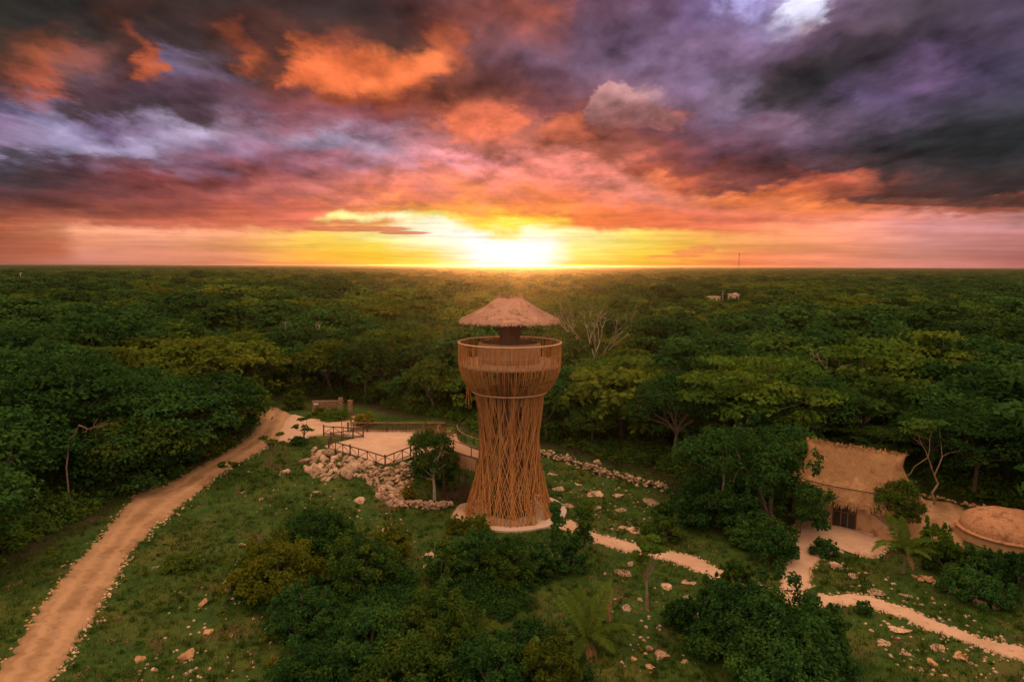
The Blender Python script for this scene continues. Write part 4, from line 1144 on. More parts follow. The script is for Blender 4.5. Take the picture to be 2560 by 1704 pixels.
def tree_meshes(style, seed, H_, R, nleaf, size, mleaf, mbark, npad=None, limbs=9, sides=5, name='crown'):
    rng = np.random.default_rng(seed); pads = []
    if style == 'broad':
        for i in range(npad or 24):
            r = R * .88 * math.sqrt((i + .5) / (npad or 24)); a = i * 2.4 + rng.uniform(-.5, .5)
            z = H_ * (1 - .30 * (r / R) ** 2 - rng.uniform(0, .16)); pr = R * rng.uniform(.19, .36)
            pads.append((r * math.cos(a), r * math.sin(a), z - pr * .3, pr, rng.uniform(.35, .6)))
        for i in range(14):
            r = R * rng.uniform(.55, .98); a = i * 2.4 + rng.uniform(-.5, .5); pads.append((r * math.cos(a), r * math.sin(a), H_ * rng.uniform(.30, .66), R * rng.uniform(.16, .27), rng.uniform(.4, .7)))
    elif style == 'layer':
        for i in range(npad or 26):
            r = R * .95 * math.sqrt((i + .5) / (npad or 26)); a = i * 2.4 + rng.uniform(-.6, .6)
            lay = rng.integers(0, 3); z = H_ * (1 - .10 * lay - .20 * (r / R) ** 2 - rng.uniform(0, .05)); pr = R * rng.uniform(.18, .34)
            pads.append((r * math.cos(a), r * math.sin(a), z - .2, pr, rng.uniform(.14, .26)))
        for i in range(14):
            r = R * rng.uniform(.5, .95); a = i * 2.4 + rng.uniform(-.5, .5); pads.append((r * math.cos(a), r * math.sin(a), H_ * rng.uniform(.30, .66), R * rng.uniform(.15, .26), rng.uniform(.25, .5)))
    elif style == 'round':
        for i in range(npad or 34):
            zz = 1 - 1.45 * (i + .5) / (npad or 34); a = i * 2.4 + rng.uniform(-.4, .4); q = math.sqrt(max(0, 1 - zz * zz)) * rng.uniform(.6, .9)
            pads.append((R * q * math.cos(a), R * q * math.sin(a), H_ * .56 + H_ * .40 * zz * rng.uniform(.8, 1), R * rng.uniform(.20, .36), rng.uniform(.6, .9)))
    elif style == 'shrub':
        for i in range(npad or 46):
            zz = 1 - 1.0 * (i + .5) / (npad or 46); a = i * 2.4 + rng.uniform(-.5, .5); q = math.sqrt(max(0, 1 - zz * zz)) * rng.uniform(.45, .95)
            pads.append((R * q * math.cos(a), R * q * math.sin(a), H_ * .08 + H_ * .80 * zz * rng.uniform(.6, 1.08), R * rng.uniform(.11, .27), rng.uniform(.5, .9)))
        for i in range(22):                                 # loose shoots that break the outline
            a = rng.uniform(0, 6.283); q = R * rng.uniform(.3, 1.0); zz = math.sqrt(max(0, 1.12 - (q / R) ** 2))
            pads.append((q * math.cos(a), q * math.sin(a), H_ * (.12 + .86 * zz) * rng.uniform(.75, 1.06), R * rng.uniform(.06, .13), rng.uniform(.9, 1.8)))
    elif style == 'column':
        for i in range(npad or 14):
            z = H_ * (.18 + .78 * (i + .5) / (npad or 14)); a = i * 2.4; q = R * .45 * rng.random()
            pads.append((q * math.cos(a), q * math.sin(a), z, R * rng.uniform(.4, .7), rng.uniform(.7, 1)))
    elif style == 'sparse':
        for i in range(npad or 9):
            a = i * 2.4 + rng.uniform(-.5, .5); r = R * rng.uniform(.3, .9)
            pads.append((r * math.cos(a), r * math.sin(a), H_ * rng.uniform(.55, .97), R * rng.uniform(.16, .34), rng.uniform(.25, .5)))
    V, F, T = pads_crown(rng, pads, nleaf, size, .75 if style != 'shrub' else .6, *((.55, -.35) if style != 'shrub' else (.25, -.85)))
    cm = mesh_from(name, V, F, mleaf, False, T.astype(np.float32))
    mb = MB()
    if style == 'shrub':
        for i in range(5):
            p = pads[rng.integers(0, len(pads))]; limb(mb, (rng.normal() * .12, rng.normal() * .12, -.2), p[:3], .05 * R, .015 * R, rng, 3, 4)
    else:
        lean = rng.normal(size=2) * R * .08; fz = H_ * (.42 if style != 'column' else .8); tr = max(.04, .020 * H_)
        mb.tube([(0, 0, -.3), (lean[0] * .3, lean[1] * .3, fz * .5), (lean[0], lean[1], fz)], [tr * 1.25, tr, tr * .85], sides + 1, False)
        order = sorted(range(len(pads)), key=lambda i: -pads[i][3])[:limbs]
        for i in order:
            p = pads[i]; s = rng.uniform(.75, 1.0)
            limb(mb, (lean[0] * s, lean[1] * s, fz * s), (p[0], p[1], p[2] - p[3] * p[4] * .3), tr * .55, tr * .14, rng, 3, 4)
    tm = mesh_from('trunk', np.array(mb.v), mb.f, mbark)
    return cm, tm

def plant_thing(name, cm, tm, loc, rz, s, label, cat, group=None, crown='crown', stem='trunk'):
    e = bpy.data.objects.new(name, None); e.empty_display_size = .4; COL.objects.link(e)
    e.location = loc; e.rotation_euler = (0, 0, rz); e.scale = s if hasattr(s, '__len__') else (s, s, s)
    tag(e, label, cat, group)
    if cm: obj(crown, cm, e)
    if tm: obj(stem, tm, e)
    return e

def depth_of(p): return (Vector(p) - Vector((0, 0, CAMH))).dot(_f)

def plant(name, px, py, top, wpx, style, mleaf, label, cat, nleaf=6000, size=.13, mbark='bark', seed=None, npad=None, crown='crown', stem='trunk', limbs=9):
    p = at(px, py); d = depth_of(p); ang = math.atan2(CAMH - p.z, p.y)
    R = .5 * wpx / FPX * d; hh = (py - top) / FPX * d / math.cos(ang)
    hh = max(.5, hh - .35 * R * math.sin(ang) * (1 if style in ('round', 'shrub') else .3))
    cm, tm = tree_meshes(style, seed if seed is not None else int(px * 7 + py), hh, R, nleaf, size, M[mleaf], M[mbark], npad, limbs, name=crown)
    return plant_thing(name, cm, tm, p, 0, 1, label, cat, None, crown, stem)

SHRUBS = [
 # px, py, top, width, style, leaves, label, kind, n, size
 (1928, 1322, 1052, 265, 'shrub', 'leaf_dark', 'big round dark tree crowding the left end of the thatched hut', 'tree', 17000, .15),
 (1800, 1318, 1150, 200, 'shrub', 'leaf_dark', 'dark bushy tree second in from the hut towards the tower', 'tree', 11000, .14),
 (1712, 1300, 1215, 150, 'shrub', 'leaf_dark', 'dark shrub with yellowish tips at the right end of the stone wall', 'shrub', 8000, .12),
 (1660, 1345, 1280, 110, 'shrub', 'leaf_forest', 'olive brown shrub beside the bend of the footpath', 'shrub', 4500, .11),
 (2000, 1335, 1262, 110, 'sparse', 'leaf_forest', 'thin leaning small tree hanging over the courtyard edge', 'tree', 1800, .12),
 (1935, 1398, 1305, 130, 'shrub', 'leaf_dark', 'dark bush at the left edge of the trodden courtyard', 'shrub', 7000, .12),
 (1870, 1360, 1290, 120, 'shrub', 'leaf_dark', 'dark bush in shade below the big round tree', 'shrub', 6000, .12),
 (1908, 1650, 1452, 385, 'shrub', 'leaf_dark', 'largest dark bushy tree in the right foreground', 'tree', 24000, .12),
 (1800, 1610, 1455, 200, 'shrub', 'leaf_dark', 'dark bush on the left flank of the big foreground tree', 'shrub', 10000, .11),
 (2040, 1660, 1520, 200, 'shrub', 'leaf_dark', 'dark bush on the right flank of the big foreground tree', 'shrub', 10000, .11),
 (1840, 1475, 1395, 100, 'shrub', 'leaf_forest', 'pointed shrub rising over the footpath left of the foreground tree', 'shrub', 6000, .10),
 (1960, 1760, 1590, 300, 'shrub', 'leaf_dark', 'very dark bush cut by the bottom edge right of the middle', 'shrub', 9000, .11),
 (805, 1400, 1258, 185, 'shrub', 'leaf_dark', 'tall green bush nearest the slope below the rock face', 'shrub', 12000, .11),
 (690, 1470, 1345, 260, 'shrub', 'leaf_forest', 'wide low bush at the left end of the foreground thicket', 'shrub', 14000, .11),
 (910, 1460, 1330, 200, 'shrub', 'leaf_forest', 'dense green bush in the middle of the foreground thicket', 'shrub', 12000, .11),
 (985, 1385, 1305, 100, 'shrub', 'leaf_forest', 'narrow leaning bush beside the pale rocks below the low wall', 'shrub', 5000, .11),
 (760, 1580, 1455, 190, 'shrub', 'leaf_dark', 'rounded bush in front of the wide low bush', 'shrub', 10000, .10),
 (930, 1640, 1515, 230, 'shrub', 'leaf_dark', 'broad bush under the dense middle bush', 'shrub', 12000, .10),
 (1090, 1610, 1465, 230, 'shrub', 'leaf_forest', 'lighter green leafy bush beside the small arching palm', 'shrub', 14000, .10),
 (1030, 1730, 1590, 300, 'shrub', 'leaf_forest', 'broad bush cut by the bottom edge below the lighter leafy bush', 'shrub', 13000, .10),
 (1220, 1720, 1585, 240, 'shrub', 'leaf_dark', 'bush cut by the bottom edge left of the large palm', 'shrub', 11000, .10),
 (1370, 1740, 1600, 190, 'shrub', 'leaf_forest', 'yellowish green bush below the large palm', 'shrub', 9000, .10),
 (790, 1740, 1620, 260, 'shrub', 'leaf_dark', 'dark bush cut by the bottom edge at the left of the thicket', 'shrub', 9000, .10),
 (1185, 1412, 1328, 150, 'shrub', 'leaf_dark', 'dark bush right in front of the tower foot', 'shrub', 9000, .10),
 (1265, 1455, 1356, 160, 'shrub', 'leaf_forest', 'dark bush second in front of the tower foot', 'shrub', 9000, .10),
 (1115, 1450, 1345, 120, 'shrub', 'leaf_forest', 'small leafy bush left of the dark bushes before the tower', 'shrub', 6000, .10),
 (1345, 1440, 1345, 100, 'shrub', 'leaf_dark', 'upright dark bush right of the tower front', 'shrub', 6000, .10),
 (1388, 1405, 1262, 46, 'column', 'leaf_dark', 'slim dark columnar shrub overlapping the tower doorway', 'shrub', 4200, .10),
 (1462, 1375, 1258, 62, 'column', 'leaf_forest', 'slim green shrub between the kerb ring and the footpath', 'shrub', 3800, .10),
 (1425, 1425, 1335, 90, 'shrub', 'leaf_dark', 'dark shrub at the near side of the footpath start', 'shrub', 5000, .10),
 (1195, 1335, 1282, 80, 'shrub', 'leaf_forest', 'small weedy shrub against the left foot of the tower', 'shrub', 3200, .09),
 (1145, 1330, 1288, 70, 'shrub', 'leaf_forest', 'low green shrub at the foot of the sandy apron', 'shrub', 3000, .09),
 (2372, 1430, 1352, 140, 'shrub', 'leaf_bright', 'left bush of the hedge in front of the dome', 'hedge bush', 9000, .10),
 (2455, 1445, 1366, 150, 'shrub', 'leaf_dark', 'middle bush of the hedge in front of the dome', 'hedge bush', 9000, .10),
 (2545, 1462, 1384, 160, 'shrub', 'leaf_dark', 'right bush of the hedge in front of the dome', 'hedge bush', 9000, .10),
 (2330, 1385, 1298, 95, 'shrub', 'leaf_bright', 'bright green bush between the palm and the hedge', 'shrub', 6000, .10),
 (2440, 1490, 1420, 180, 'shrub', 'leaf_dark', 'dark low bush between the border stones and the hedge', 'shrub', 8000, .10),
 (2240, 1340, 1205, 125, 'round', 'leaf_forest', 'dark green bush hiding the right end of the hut wall', 'shrub', 9000, .11),
 (735, 1022, 972, 62, 'shrub', 'leaf_bright', 'small round bright bush at the top of the dirt road', 'shrub', 3500, .14),
 (835, 1047, 1020, 84, 'shrub', 'leaf_bright', 'low green bush in front of the brown gate wall', 'shrub', 3500, .13),
 (800, 1036, 1018, 40, 'shrub', 'leaf_bright', 'tiny green bush at the left end of the gate wall', 'shrub', 1500, .12),
 (908, 1062, 1028, 62, 'shrub', 'leaf_yellow', 'yellow green bush at the left end of the palisade', 'shrub', 3000, .13),
 (1092, 1112, 1068, 120, 'shrub', 'leaf_dry', 'cream flowering shrub on the terrace corner by the palisade', 'shrub', 2600, .10),
 (1060, 1110, 1075, 90, 'shrub', 'leaf_forest', 'green shrub tangled with the cream flowering one', 'shrub', 3000, .11),
 (1022, 1246, 1203, 38, 'shrub', 'leaf_yellow', 'small yellow green shrub on the rock rubble by the hollow', 'shrub', 1200, .11),
 (455, 1420, 1378, 100, 'shrub', 'leaf_forest', 'low weedy shrub alone on the grass right of the road', 'shrub', 2600, .10),
 (2160, 1535, 1500, 40, 'shrub', 'leaf_dark', 'small dark tuft at the left start of the lower footpath', 'shrub', 1500, .09),
 (745, 1110, 1090, 50, 'shrub', 'leaf_dark', 'low dark shrub beside the fence by the forecourt', 'shrub', 1800, .11),
 (2060, 1385, 1345, 70, 'shrub', 'leaf_dark', 'dark shrub on the earth bank below the courtyard', 'shrub', 3000, .10),
 (1700, 1560, 1500, 90, 'shrub', 'leaf_dark', 'low bush on the grass left of the big foreground tree', 'shrub', 4000, .10),
 (1120, 1165, 1128, 80, 'shrub', 'leaf_dark', 'dark shrub in the back of the hollow under the terrace', 'shrub', 3500, .12),
 (1060, 1178, 1135, 90, 'shrub', 'leaf_dark', 'dark shrub at the head of the rock rubble by the terrace corner', 'shrub', 4000, .12),
 (1105, 1205, 1150, 60, 'shrub', 'leaf_dark', 'dark shrub at the bottom of the hollow beside the footbridge', 'shrub', 3000, .12),
]
for q in SHRUBS:
    px, py, top, w, st, ml, lab, cat, n, sz = q
    plant('shrub' if cat != 'tree' else 'bushy_tree', px, py, top, w, st, ml, lab, cat, n, sz, stem='stems' if st == 'shrub' else 'trunk')

plant('white_trunk_tree', 1087, 1252, 1075, 128, 'round', 'leaf_forest', 'small tree with forked white trunk standing in the dark hollow', 'tree', 4600, .12, 'bark_pale', limbs=6)
for px, py, top, w, lab in ((757, 1113, 1042, 64, 'young sapling beside the forecourt nearest the terrace fence'), (676, 1163, 1078, 74, 'young sapling on the grass halfway along the upper road'), (569, 1198, 1152, 48, 'smallest sapling at the grassy edge of the road')):
    plant('sapling', px, py, top, w, 'sparse', 'leaf_forest', lab, 'sapling', 700, .13, 'bark', limbs=8)
plant('sapling', 1618, 1522, 1362, 105, 'sparse', 'leaf_bright', 'tall sapling with a pale staked stem before the footpath', 'sapling', 3400, .10, 'bark_tan', npad=16, limbs=7)
plant('sapling', 1075, 1240, 1195, 26, 'sparse', 'leaf_yellow', 'thin yellow leaved sapling in the hollow by the bridge', 'sapling', 260, .11, 'bark', limbs=4)

# ------------------------------------------------------------------ bare trees
def grow(mb, p, d, L, r, depth, rng, spread=.6, up=.15, tips=None):
    q = p + d * L; m = (p + q) / 2 + np.array(rng.normal(size=3)) * L * .06
    mb.tube([tuple(p), tuple(m), tuple(q)], [r, r * .82, r * .68], 5 if depth > 1 else 3, False)
    if depth == 0:
        if tips is not None: tips.append(q)
        return
    for i in range(2 if rng.random() < .55 else 3):
        e = d + rng.normal(size=3) * spread; e[2] += up; e /= np.linalg.norm(e)
        grow(mb, q, e, L * rng.uniform(.62, .86), r * .62, depth - 1, rng, spread, up, tips)

def bare_tree(loc, L, r, depth, seed, label, n0=1, spread=.6, lean=(0, 0), leaf=None, nleaf=0, mat='bark_pale', trunk=1.0, up=.15, fan=.7):
    rng = np.random.default_rng(seed); mb = MB(); tips = []; T = empty('bare_tree', tuple(loc), label, 'tree')
    base = np.array([0, 0, -.3]); top = np.array([lean[0], lean[1], L * trunk])
    limb(mb, base, top, r * 1.2, r, rng, 4, 7, 0)
    for i in range(n0):
        a = 2 * math.pi * i / n0 + rng.uniform(-.4, .4); d = np.array([math.cos(a) * fan, math.sin(a) * fan * .7, 1.0]) if n0 > 1 else np.array([lean[0] * .2, lean[1] * .2, 1.0])
        d /= np.linalg.norm(d); grow(mb, top, d, L, r * .7, depth, rng, spread, up, tips)
    obj('trunk', mesh_from('trunk', np.array(mb.v), mb.f, M[mat]), T)
    if leaf and nleaf:
        V, F, Ti = pads_crown(rng, [(t[0], t[1], t[2], L * rng.uniform(.18, .4), .35) for t in tips], nleaf, .17)
        obj('crown', mesh_from('crown', V, F, M[leaf], False, Ti.astype(np.float32)), T)
    return T
p = at(2337, 1262); bare_tree(p, 1.9, .095, 4, 3, 'bare crooked tree with pale limbs at the right of the hut', lean=(-.25, 0), n0=2, fan=.45, trunk=1.5, leaf='leaf_forest', nleaf=2600, mat='bark_tan')
bare_tree(atz(2088, 1128, 0) + Vector((3.2, 9, 0)), 2.4, .09, 2, 5, 'bare forked branch showing above the hut ridge', n0=3, fan=.7, trunk=2.6)
bare_tree(Vector((15.6, 126, 0)), 4.3, .20, 4, 8, 'wide fan of pale bare limbs under a thin crown right of the tower deck', n0=7, fan=1.05, trunk=1.0, spread=.34, leaf='leaf_bright', nleaf=4200)
bare_tree(Vector((-37, 121, 1.5)), 2.4, .13, 3, 9, 'small white skeleton tree in the canopy left of the tower', n0=2, trunk=2.1, fan=.9)
bare_tree(Vector((19.5, 98, 0)), 2.2, .06, 2, 21, 'thin forked pale tree in the gap behind the stone wall', n0=2, trunk=2.2, fan=.7, mat='bark_tan')
for k, (x0, y0, x1, y1, lab) in enumerate(((34, 999, 180, 911, 'slanting dead branch highest at the far left of the forest'), (42, 1050, 222, 949, 'longest slanting dead tree in the left forest'), (174, 1094, 252, 1068, 'short fallen dead limb low in the left forest'), (244, 1045, 306, 999, 'thin pale dead branch in the middle of the left forest'), (332, 976, 401, 951, 'thin dead branch furthest right in the left forest'))):
    a = atz(x0, y0, 6.6); b = atz(x1, y1, 8.3); rng = np.random.default_rng(60 + k); mb = MB()
    T = empty('dead_tree', (a.x, a.y, float(H(a.x, a.y))), lab, 'tree'); o = np.array(T.location); g0 = o[2]
    A = np.array(a) - o; B = np.array(b) - o
    limb(mb, (-.4, .2, -.3), A, .08, .06, rng, 3, 6, 0)
    limb(mb, A, B, .055, .015, rng, 6, 5, .08)
    L = np.linalg.norm(B - A)
    for i in range(10):
        q = A + (B - A) * rng.uniform(.2, 1) + np.array([0, 0, .05]); e = (B - A) / L * rng.uniform(.1, .3) * L + np.array([0, rng.normal() * .12 * L, rng.uniform(-.02, .16) * L])
        limb(mb, q, q + e, .022, .008, rng, 3, 3, .1)
    obj('trunk', mesh_from('trunk', np.array(mb.v), mb.f, M['bark_tan']), T)

# ------------------------------------------------------------------ palms
def frond_mesh(L, arch, seed, width=.62, mat='palm', n=26):
    rng = np.random.default_rng(seed); V = []; F = []; Ti = []
    P = []
    for i in range(n + 1):
        t = i / n; a = arch[0] + (arch[1] - arch[0]) * t ** 1.3
        if i == 0: p = np.array([0., 0, 0])
        else: p = P[-1] + np.array([math.cos(a), 0, math.sin(a)]) * L / n
        P.append(p)
    for i in range(n):
        r = .03 * L / 3 * (1 - i / n) + .006
        for s in (-1, 1):
            b = len(V); V += [P[i] + [0, s * r, 0], P[i] + [0, 0, r * 1.4], P[i + 1] + [0, 0, r], P[i + 1] + [0, s * r * .8, 0]]; F.append((b, b + 1, b + 2, b + 3)); Ti += [(.9, .9, 0)] * 4
    for i in range(2, n + 1):
        t = i / n; ll = L * width * .55 * (math.sin(math.pi * min(1, .12 + t * .9)) ** .7) * .62
        dirv = (P[i] - P[i - 1]) / np.linalg.norm(P[i] - P[i - 1])
        for s in (-1, 1):
            for h in (0, .5):
                a = P[i] * (1 - h) + P[i - 1] * h; sd = np.array([0, s, 0]) * .80 + dirv * .62 + np.array([0, 0, -.28 + rng.normal() * .10]); sd /= np.linalg.norm(sd)
                e = a + sd * ll * rng.uniform(.85, 1.1) + np.array([0, 0, -.12 * ll]); m = (a + e) / 2 + np.array([0, 0, .05 * ll]); w = dirv * .034 * L / 2.5
                b = len(V); V += [a - w, m - w * 1.3, e, m + w * 1.3]; F.append((b, b + 1, b + 2, b + 3)); v = rng.random(); Ti += [(v, rng.random() * .5, 0)] * 4
    return mesh_from('frond', np.array(V), np.array(F), M[mat], False, np.array(Ti, np.float32))

def palm(px, py, h, L, fr, label, seed, mat='palm'):
    p = at(px, py); T = empty('palm', tuple(p), label, 'palm')
    if h > .2:
        mb = MB(); mb.tube([(0, 0, -.2), (.03, 0, h * .5), (0, 0, h)], [.13, .10, .09], 7, False); mb.build('trunk', M['bark'], T)
    for k, (az, a0, a1, ls) in enumerate(fr):
        o = obj('frond', frond_mesh(L * ls * RNG.uniform(.85, 1.08), (math.radians(a0 + RNG.uniform(-8, 8)), math.radians(a1 - RNG.uniform(0, 28))), seed + k, mat=mat), T, (0, 0, h)); o.rotation_euler = (RNG.uniform(-.3, .3), 0, math.radians(az))
    for k in range(3):
        o = obj('frond', frond_mesh(L * .62, (math.radians(20), math.radians(-75)), seed + 60 + k, .45, 'leaf_dry'), T, (0, 0, h)); o.rotation_euler = (0, 0, RNG.uniform(0, 6.28)); o['label'] = 'withered brown frond'
    return T
palm(2258, 1432, 1.5, 3.0, [(185, 50, -55, 1), (150, 60, -40, .9), (205, 65, 0, .9), (75, 88, 70, 1.0), (95, 82, 62, 1.05), (20, 60, -30, .95), (-20, 55, -45, .95), (330, 70, 5, .9), (245, 60, -40, .8), (300, 60, -35, .85), (45, 72, 10, .9)], 'feathery palm with arching fronds between the courtyard and the hedge', 300)
palm(1465, 1610, .35, 3.6, [(178, 74, 38, 1.05), (160, 80, 52, 1.0), (120, 84, 62, .95), (85, 86, 70, .95), (50, 82, 60, 1.0), (20, 78, 56, 1.0), (5, 48, -42, 1.0), (215, 40, -48, .9), (250, 42, -40, .85), (345, 55, -15, .95), (300, 50, -35, .8), (100, 80, 40, .9)], 'large palm with fronds fanning upright in the centre foreground', 320)
palm(1190, 1610, .3, 2.2, [(60, 80, 20, 1), (20, 70, -30, 1), (120, 75, -10, 1), (200, 70, -40, .9), (280, 60, -50, .9), (330, 62, -35, .9), (160, 82, 10, 1)], 'small arching palm in the thicket left of the large palm', 340)
palm(1330, 1660, .2, 2.0, [(30, 62, -40, 1), (80, 75, -10, 1), (150, 65, -35, 1), (210, 58, -45, .9), (300, 60, -45, .9)], 'low drooping palm just below the large palm on its left', 350)
# withered frond hanging by the large palm
p = at(1525, 1560); T = empty('dead_frond', tuple(p), 'withered tan frond hanging upright right of the large palm', 'frond')
o = obj('frond', frond_mesh(2.4, (math.radians(100), math.radians(70)), 77, .42, 'leaf_dry'), T); o.rotation_euler = (0, 0, .5)
o = obj('frond', frond_mesh(1.9, (math.radians(80), math.radians(40)), 78, .42, 'leaf_dry'), T); o.rotation_euler = (0, 0, 2.2)

# ------------------------------------------------------------------ loose rocks
LOOSE = [
 (505, 1512, 34, 'o', 'rounded brown boulder alone on the grass left of the thicket'), (522, 1582, 30, 'o', 'brown boulder below the rounded one on the grass'), (572, 1468, 48, 's', 'leaning grey slab of rock at the left tip of the thicket'),
 (472, 1640, 52, 'o', 'broad ochre rock cluster near the bottom left'), (350, 1650, 38, 'o', 'dark ochre rock at the bottom left of the grass'), (605, 1475, 24, 's', 'small pale rock beside the leaning slab'), (577, 1590, 16, 's', 'small grey rock right of the brown boulders'),
 (1662, 1466, 38, 's', 'pale pitted boulder on the grass by the staked sapling'), (1552, 1432, 42, 's', 'pale rock patch between the large palm and the footpath'), (1575, 1410, 26, 's', 'small pale rock just below the footpath'), (1568, 1520, 36, 's', 'orange tinted flat rock right of the withered frond'),
 (1728, 1455, 40, 's', 'flat grey rock below the end of the middle footpath'), (1718, 1492, 36, 's', 'tan flat rock left of the big foreground tree'), (1372, 1388, 22, 's', 'pale rock under the dark bush right of the tower'),
 (965, 1326, 36, 's', 'pale rock upright beside the narrow leaning bush'), (962, 1348, 40, 's', 'flat pale rock just below the upright pale rock'), (990, 1362, 26, 's', 'small pale rock third down beside the leaning bush'), (1075, 1390, 40, 's', 'pale crumbly rock above the lighter leafy bush'), (1068, 1420, 30, 's', 'pale crumbly rock left of the small leafy bush'),
 (766, 1272, 18, 's', 'white stone on top of the tall green bush slope'), (605, 1362, 20, 's', 'white stone at the left tip of the wide low bush'), (652, 1250, 16, 's', 'single pale stone on the open green slope'), (790, 1228, 32, 's', 'group of flat pale stones below the rock face'), (895, 1252, 34, 's', 'pale stones below the right part of the rock face'), (715, 1180, 28, 's', 'pale stone at the left foot of the rock face'),
 (1652, 1640, 40, 's', 'pale rock cluster near the bottom right of the middle'), (1625, 1622, 26, 's', 'small pale rock left of the bottom rock cluster'), (1710, 1655, 22, 's', 'round tan rock under the big foreground tree'), (1625, 1668, 30, 'o', 'ochre rock lowest in the middle foreground'), (1585, 1648, 20, 'o', 'tiny ochre rock left of the lowest ochre rock'),
 (2250, 1572, 50, 's', 'long pale outcrop just under the lower footpath'), (2210, 1610, 46, 's', 'pale outcrop second below the lower footpath'), (2350, 1620, 44, 's', 'pale outcrop third along below the lower footpath'), (2265, 1630, 30, 's', 'small pale outcrop in the lower right grass'), (2180, 1475, 40, 's', 'pale flat outcrop just above the lower footpath'), (2140, 1440, 34, 's', 'tan flat outcrop on the bank below the courtyard'), (2260, 1486, 30, 's', 'white flat stone above the lower footpath'), (2090, 1420, 38, 's', 'long tan stone at the top of the earth bank'), (2400, 1640, 36, 'o', 'ochre flat stone in the lower right corner grass'), (2330, 1658, 34, 'o', 'ochre stone second from the lower right corner'),
 (1495, 1160, 30, 's', 'pale stone resting against the long tumbled wall'), (1380, 1185, 40, 's', 'white rubble patch just right of the tower'), (1400, 1222, 36, 's', 'white stone patch by the kerb ring'), (1450, 1212, 24, 's', 'white stone right of the kerb ring patch'), (1490, 1235, 60, 's', 'long flat outcrop in the grass right of the tower'), (1540, 1238, 44, 's', 'flat outcrop right of the long one'), (1620, 1255, 50, 's', 'sloping flat outcrop near the wall end'), (1650, 1262, 36, 's', 'tan flat outcrop nearest the dark shrub'), (1490, 1266, 50, 's', 'flat tan outcrop halfway to the footpath'), (1425, 1266, 36, 's', 'flat pale rock touching the kerb ring side'), (1550, 1275, 30, 's', 'small flat rock right of the halfway outcrop'), (1585, 1325, 48, 's', 'pale rough outcrop just above the footpath'), (1560, 1318, 34, 's', 'pale outcrop left of the rough one above the path'), (1615, 1212, 30, 's', 'pale boulder at the foot of the tumbled wall'), (1580, 1200, 34, 's', 'flat boulder below the middle of the tumbled wall'),
]
for px, py, w, k, lab in LOOSE:
    p = at(px, py); s = .5 * w / FPX * depth_of(p); flat = 'outcrop' in lab or 'flat' in lab or 'patch' in lab
    me = BIG_O[RNG.randrange(3)] if k == 'o' else (SLABS[RNG.randrange(5)] if flat else BIG[RNG.randrange(6)])
    o = put_rock('flat_rock' if flat else 'boulder', me, p + Vector((0, 0, -.02 if flat else s * .08)), s * (1.15 if flat else .95), None, sq=(.8, 1.2), tilt=.15 if flat else .4)
    tag(o, lab, 'rock')
def scatter(name, polys, n, smin, smax, mat, label, cat=None, seed=5):
    for k, (poly, m) in enumerate(polys):
        rubble(name, poly, m, smin, smax, mat, None, label[k] if isinstance(label, list) else label, cat, seed + k)
scatter('scattered_stones', [([(1380, 1180), (1640, 1230), (1700, 1330), (1560, 1340), (1410, 1300)], 120), ([(2080, 1400), (2260, 1450), (2540, 1600), (2560, 1700), (2250, 1690), (2150, 1560), (2240, 1540), (2130, 1470)], 170), ([(440, 1460), (640, 1440), (700, 1704), (330, 1704)], 70), ([(560, 1170), (760, 1180), (1000, 1290), (1080, 1420), (900, 1330), (640, 1300)], 60), ([(1500, 1420), (1760, 1480), (1740, 1680), (1560, 1704), (1540, 1560)], 60)], 0, .06, .20, M['stone'],
        ['small pale stones strewn in the grass right of the tower', 'small pale stones strewn on the lower right bank', 'small stones strewn on the lower left grass', 'small pale stones strewn below the rock face', 'small stones strewn on the grass by the big palm'])
# stones and crumbs along the road edges
def edge_stones(name, P, n, smin, smax, spread, mat, label, seed):
    r = random.Random(seed); V = []; F = []
    ico = [(0, 0, .7), (1, 0, 0), (.2, .9, 0), (-.8, .5, 0), (-.7, -.6, 0), (.3, -.9, 0)]; fc = [(0, 1, 2), (0, 2, 3), (0, 3, 4), (0, 4, 5), (0, 5, 1)]
    for k in range(n):
        i = r.random() * (len(P) - 1.001); a = P[int(i)]; b = P[int(i) + 1]; f = i % 1
        x = a[0] * (1 - f) + b[0] * f + r.gauss(0, spread); y = a[1] * (1 - f) + b[1] * f + r.gauss(0, spread); s = r.uniform(smin, smax); t = r.uniform(0, 6.28); b0 = len(V); z = float(H(x, y))
        for u, v, w in ico:
            u, v = u * s * r.uniform(.7, 1.3), v * s * r.uniform(.7, 1.3); V.append((x + u * math.cos(t) - v * math.sin(t), y + u * math.sin(t) + v * math.cos(t), z + w * s))
        F += [tuple(i + b0 for i in q) for q in fc]
    tag(obj(name, mesh_from(name, np.array(V), np.array(F), mat)), label, None, None, 'stuff')
edge_stones('edge_stones', rdR, 420, .04, .15, .22, M['stone'], 'pale stones along the right edge of the dirt road', 1)
edge_stones('edge_stones', rdL, 260, .05, .14, .22, M['stone_ochre'], 'crumbs of earth along the left edge of the dirt road', 2)
edge_stones('edge_stones', ptL, 360, .04, .15, .13, M['stone'], 'pale stones along the far edge of the footpath', 3)
edge_stones('edge_stones', ptR, 360, .04, .13, .13, M['stone'], 'pale stones along the near edge of the footpath', 4)
edge_stones('edge_stones', hcR, 160, .05, .14, .12, M['stone'], 'small stones along the courtyard bank', 5)

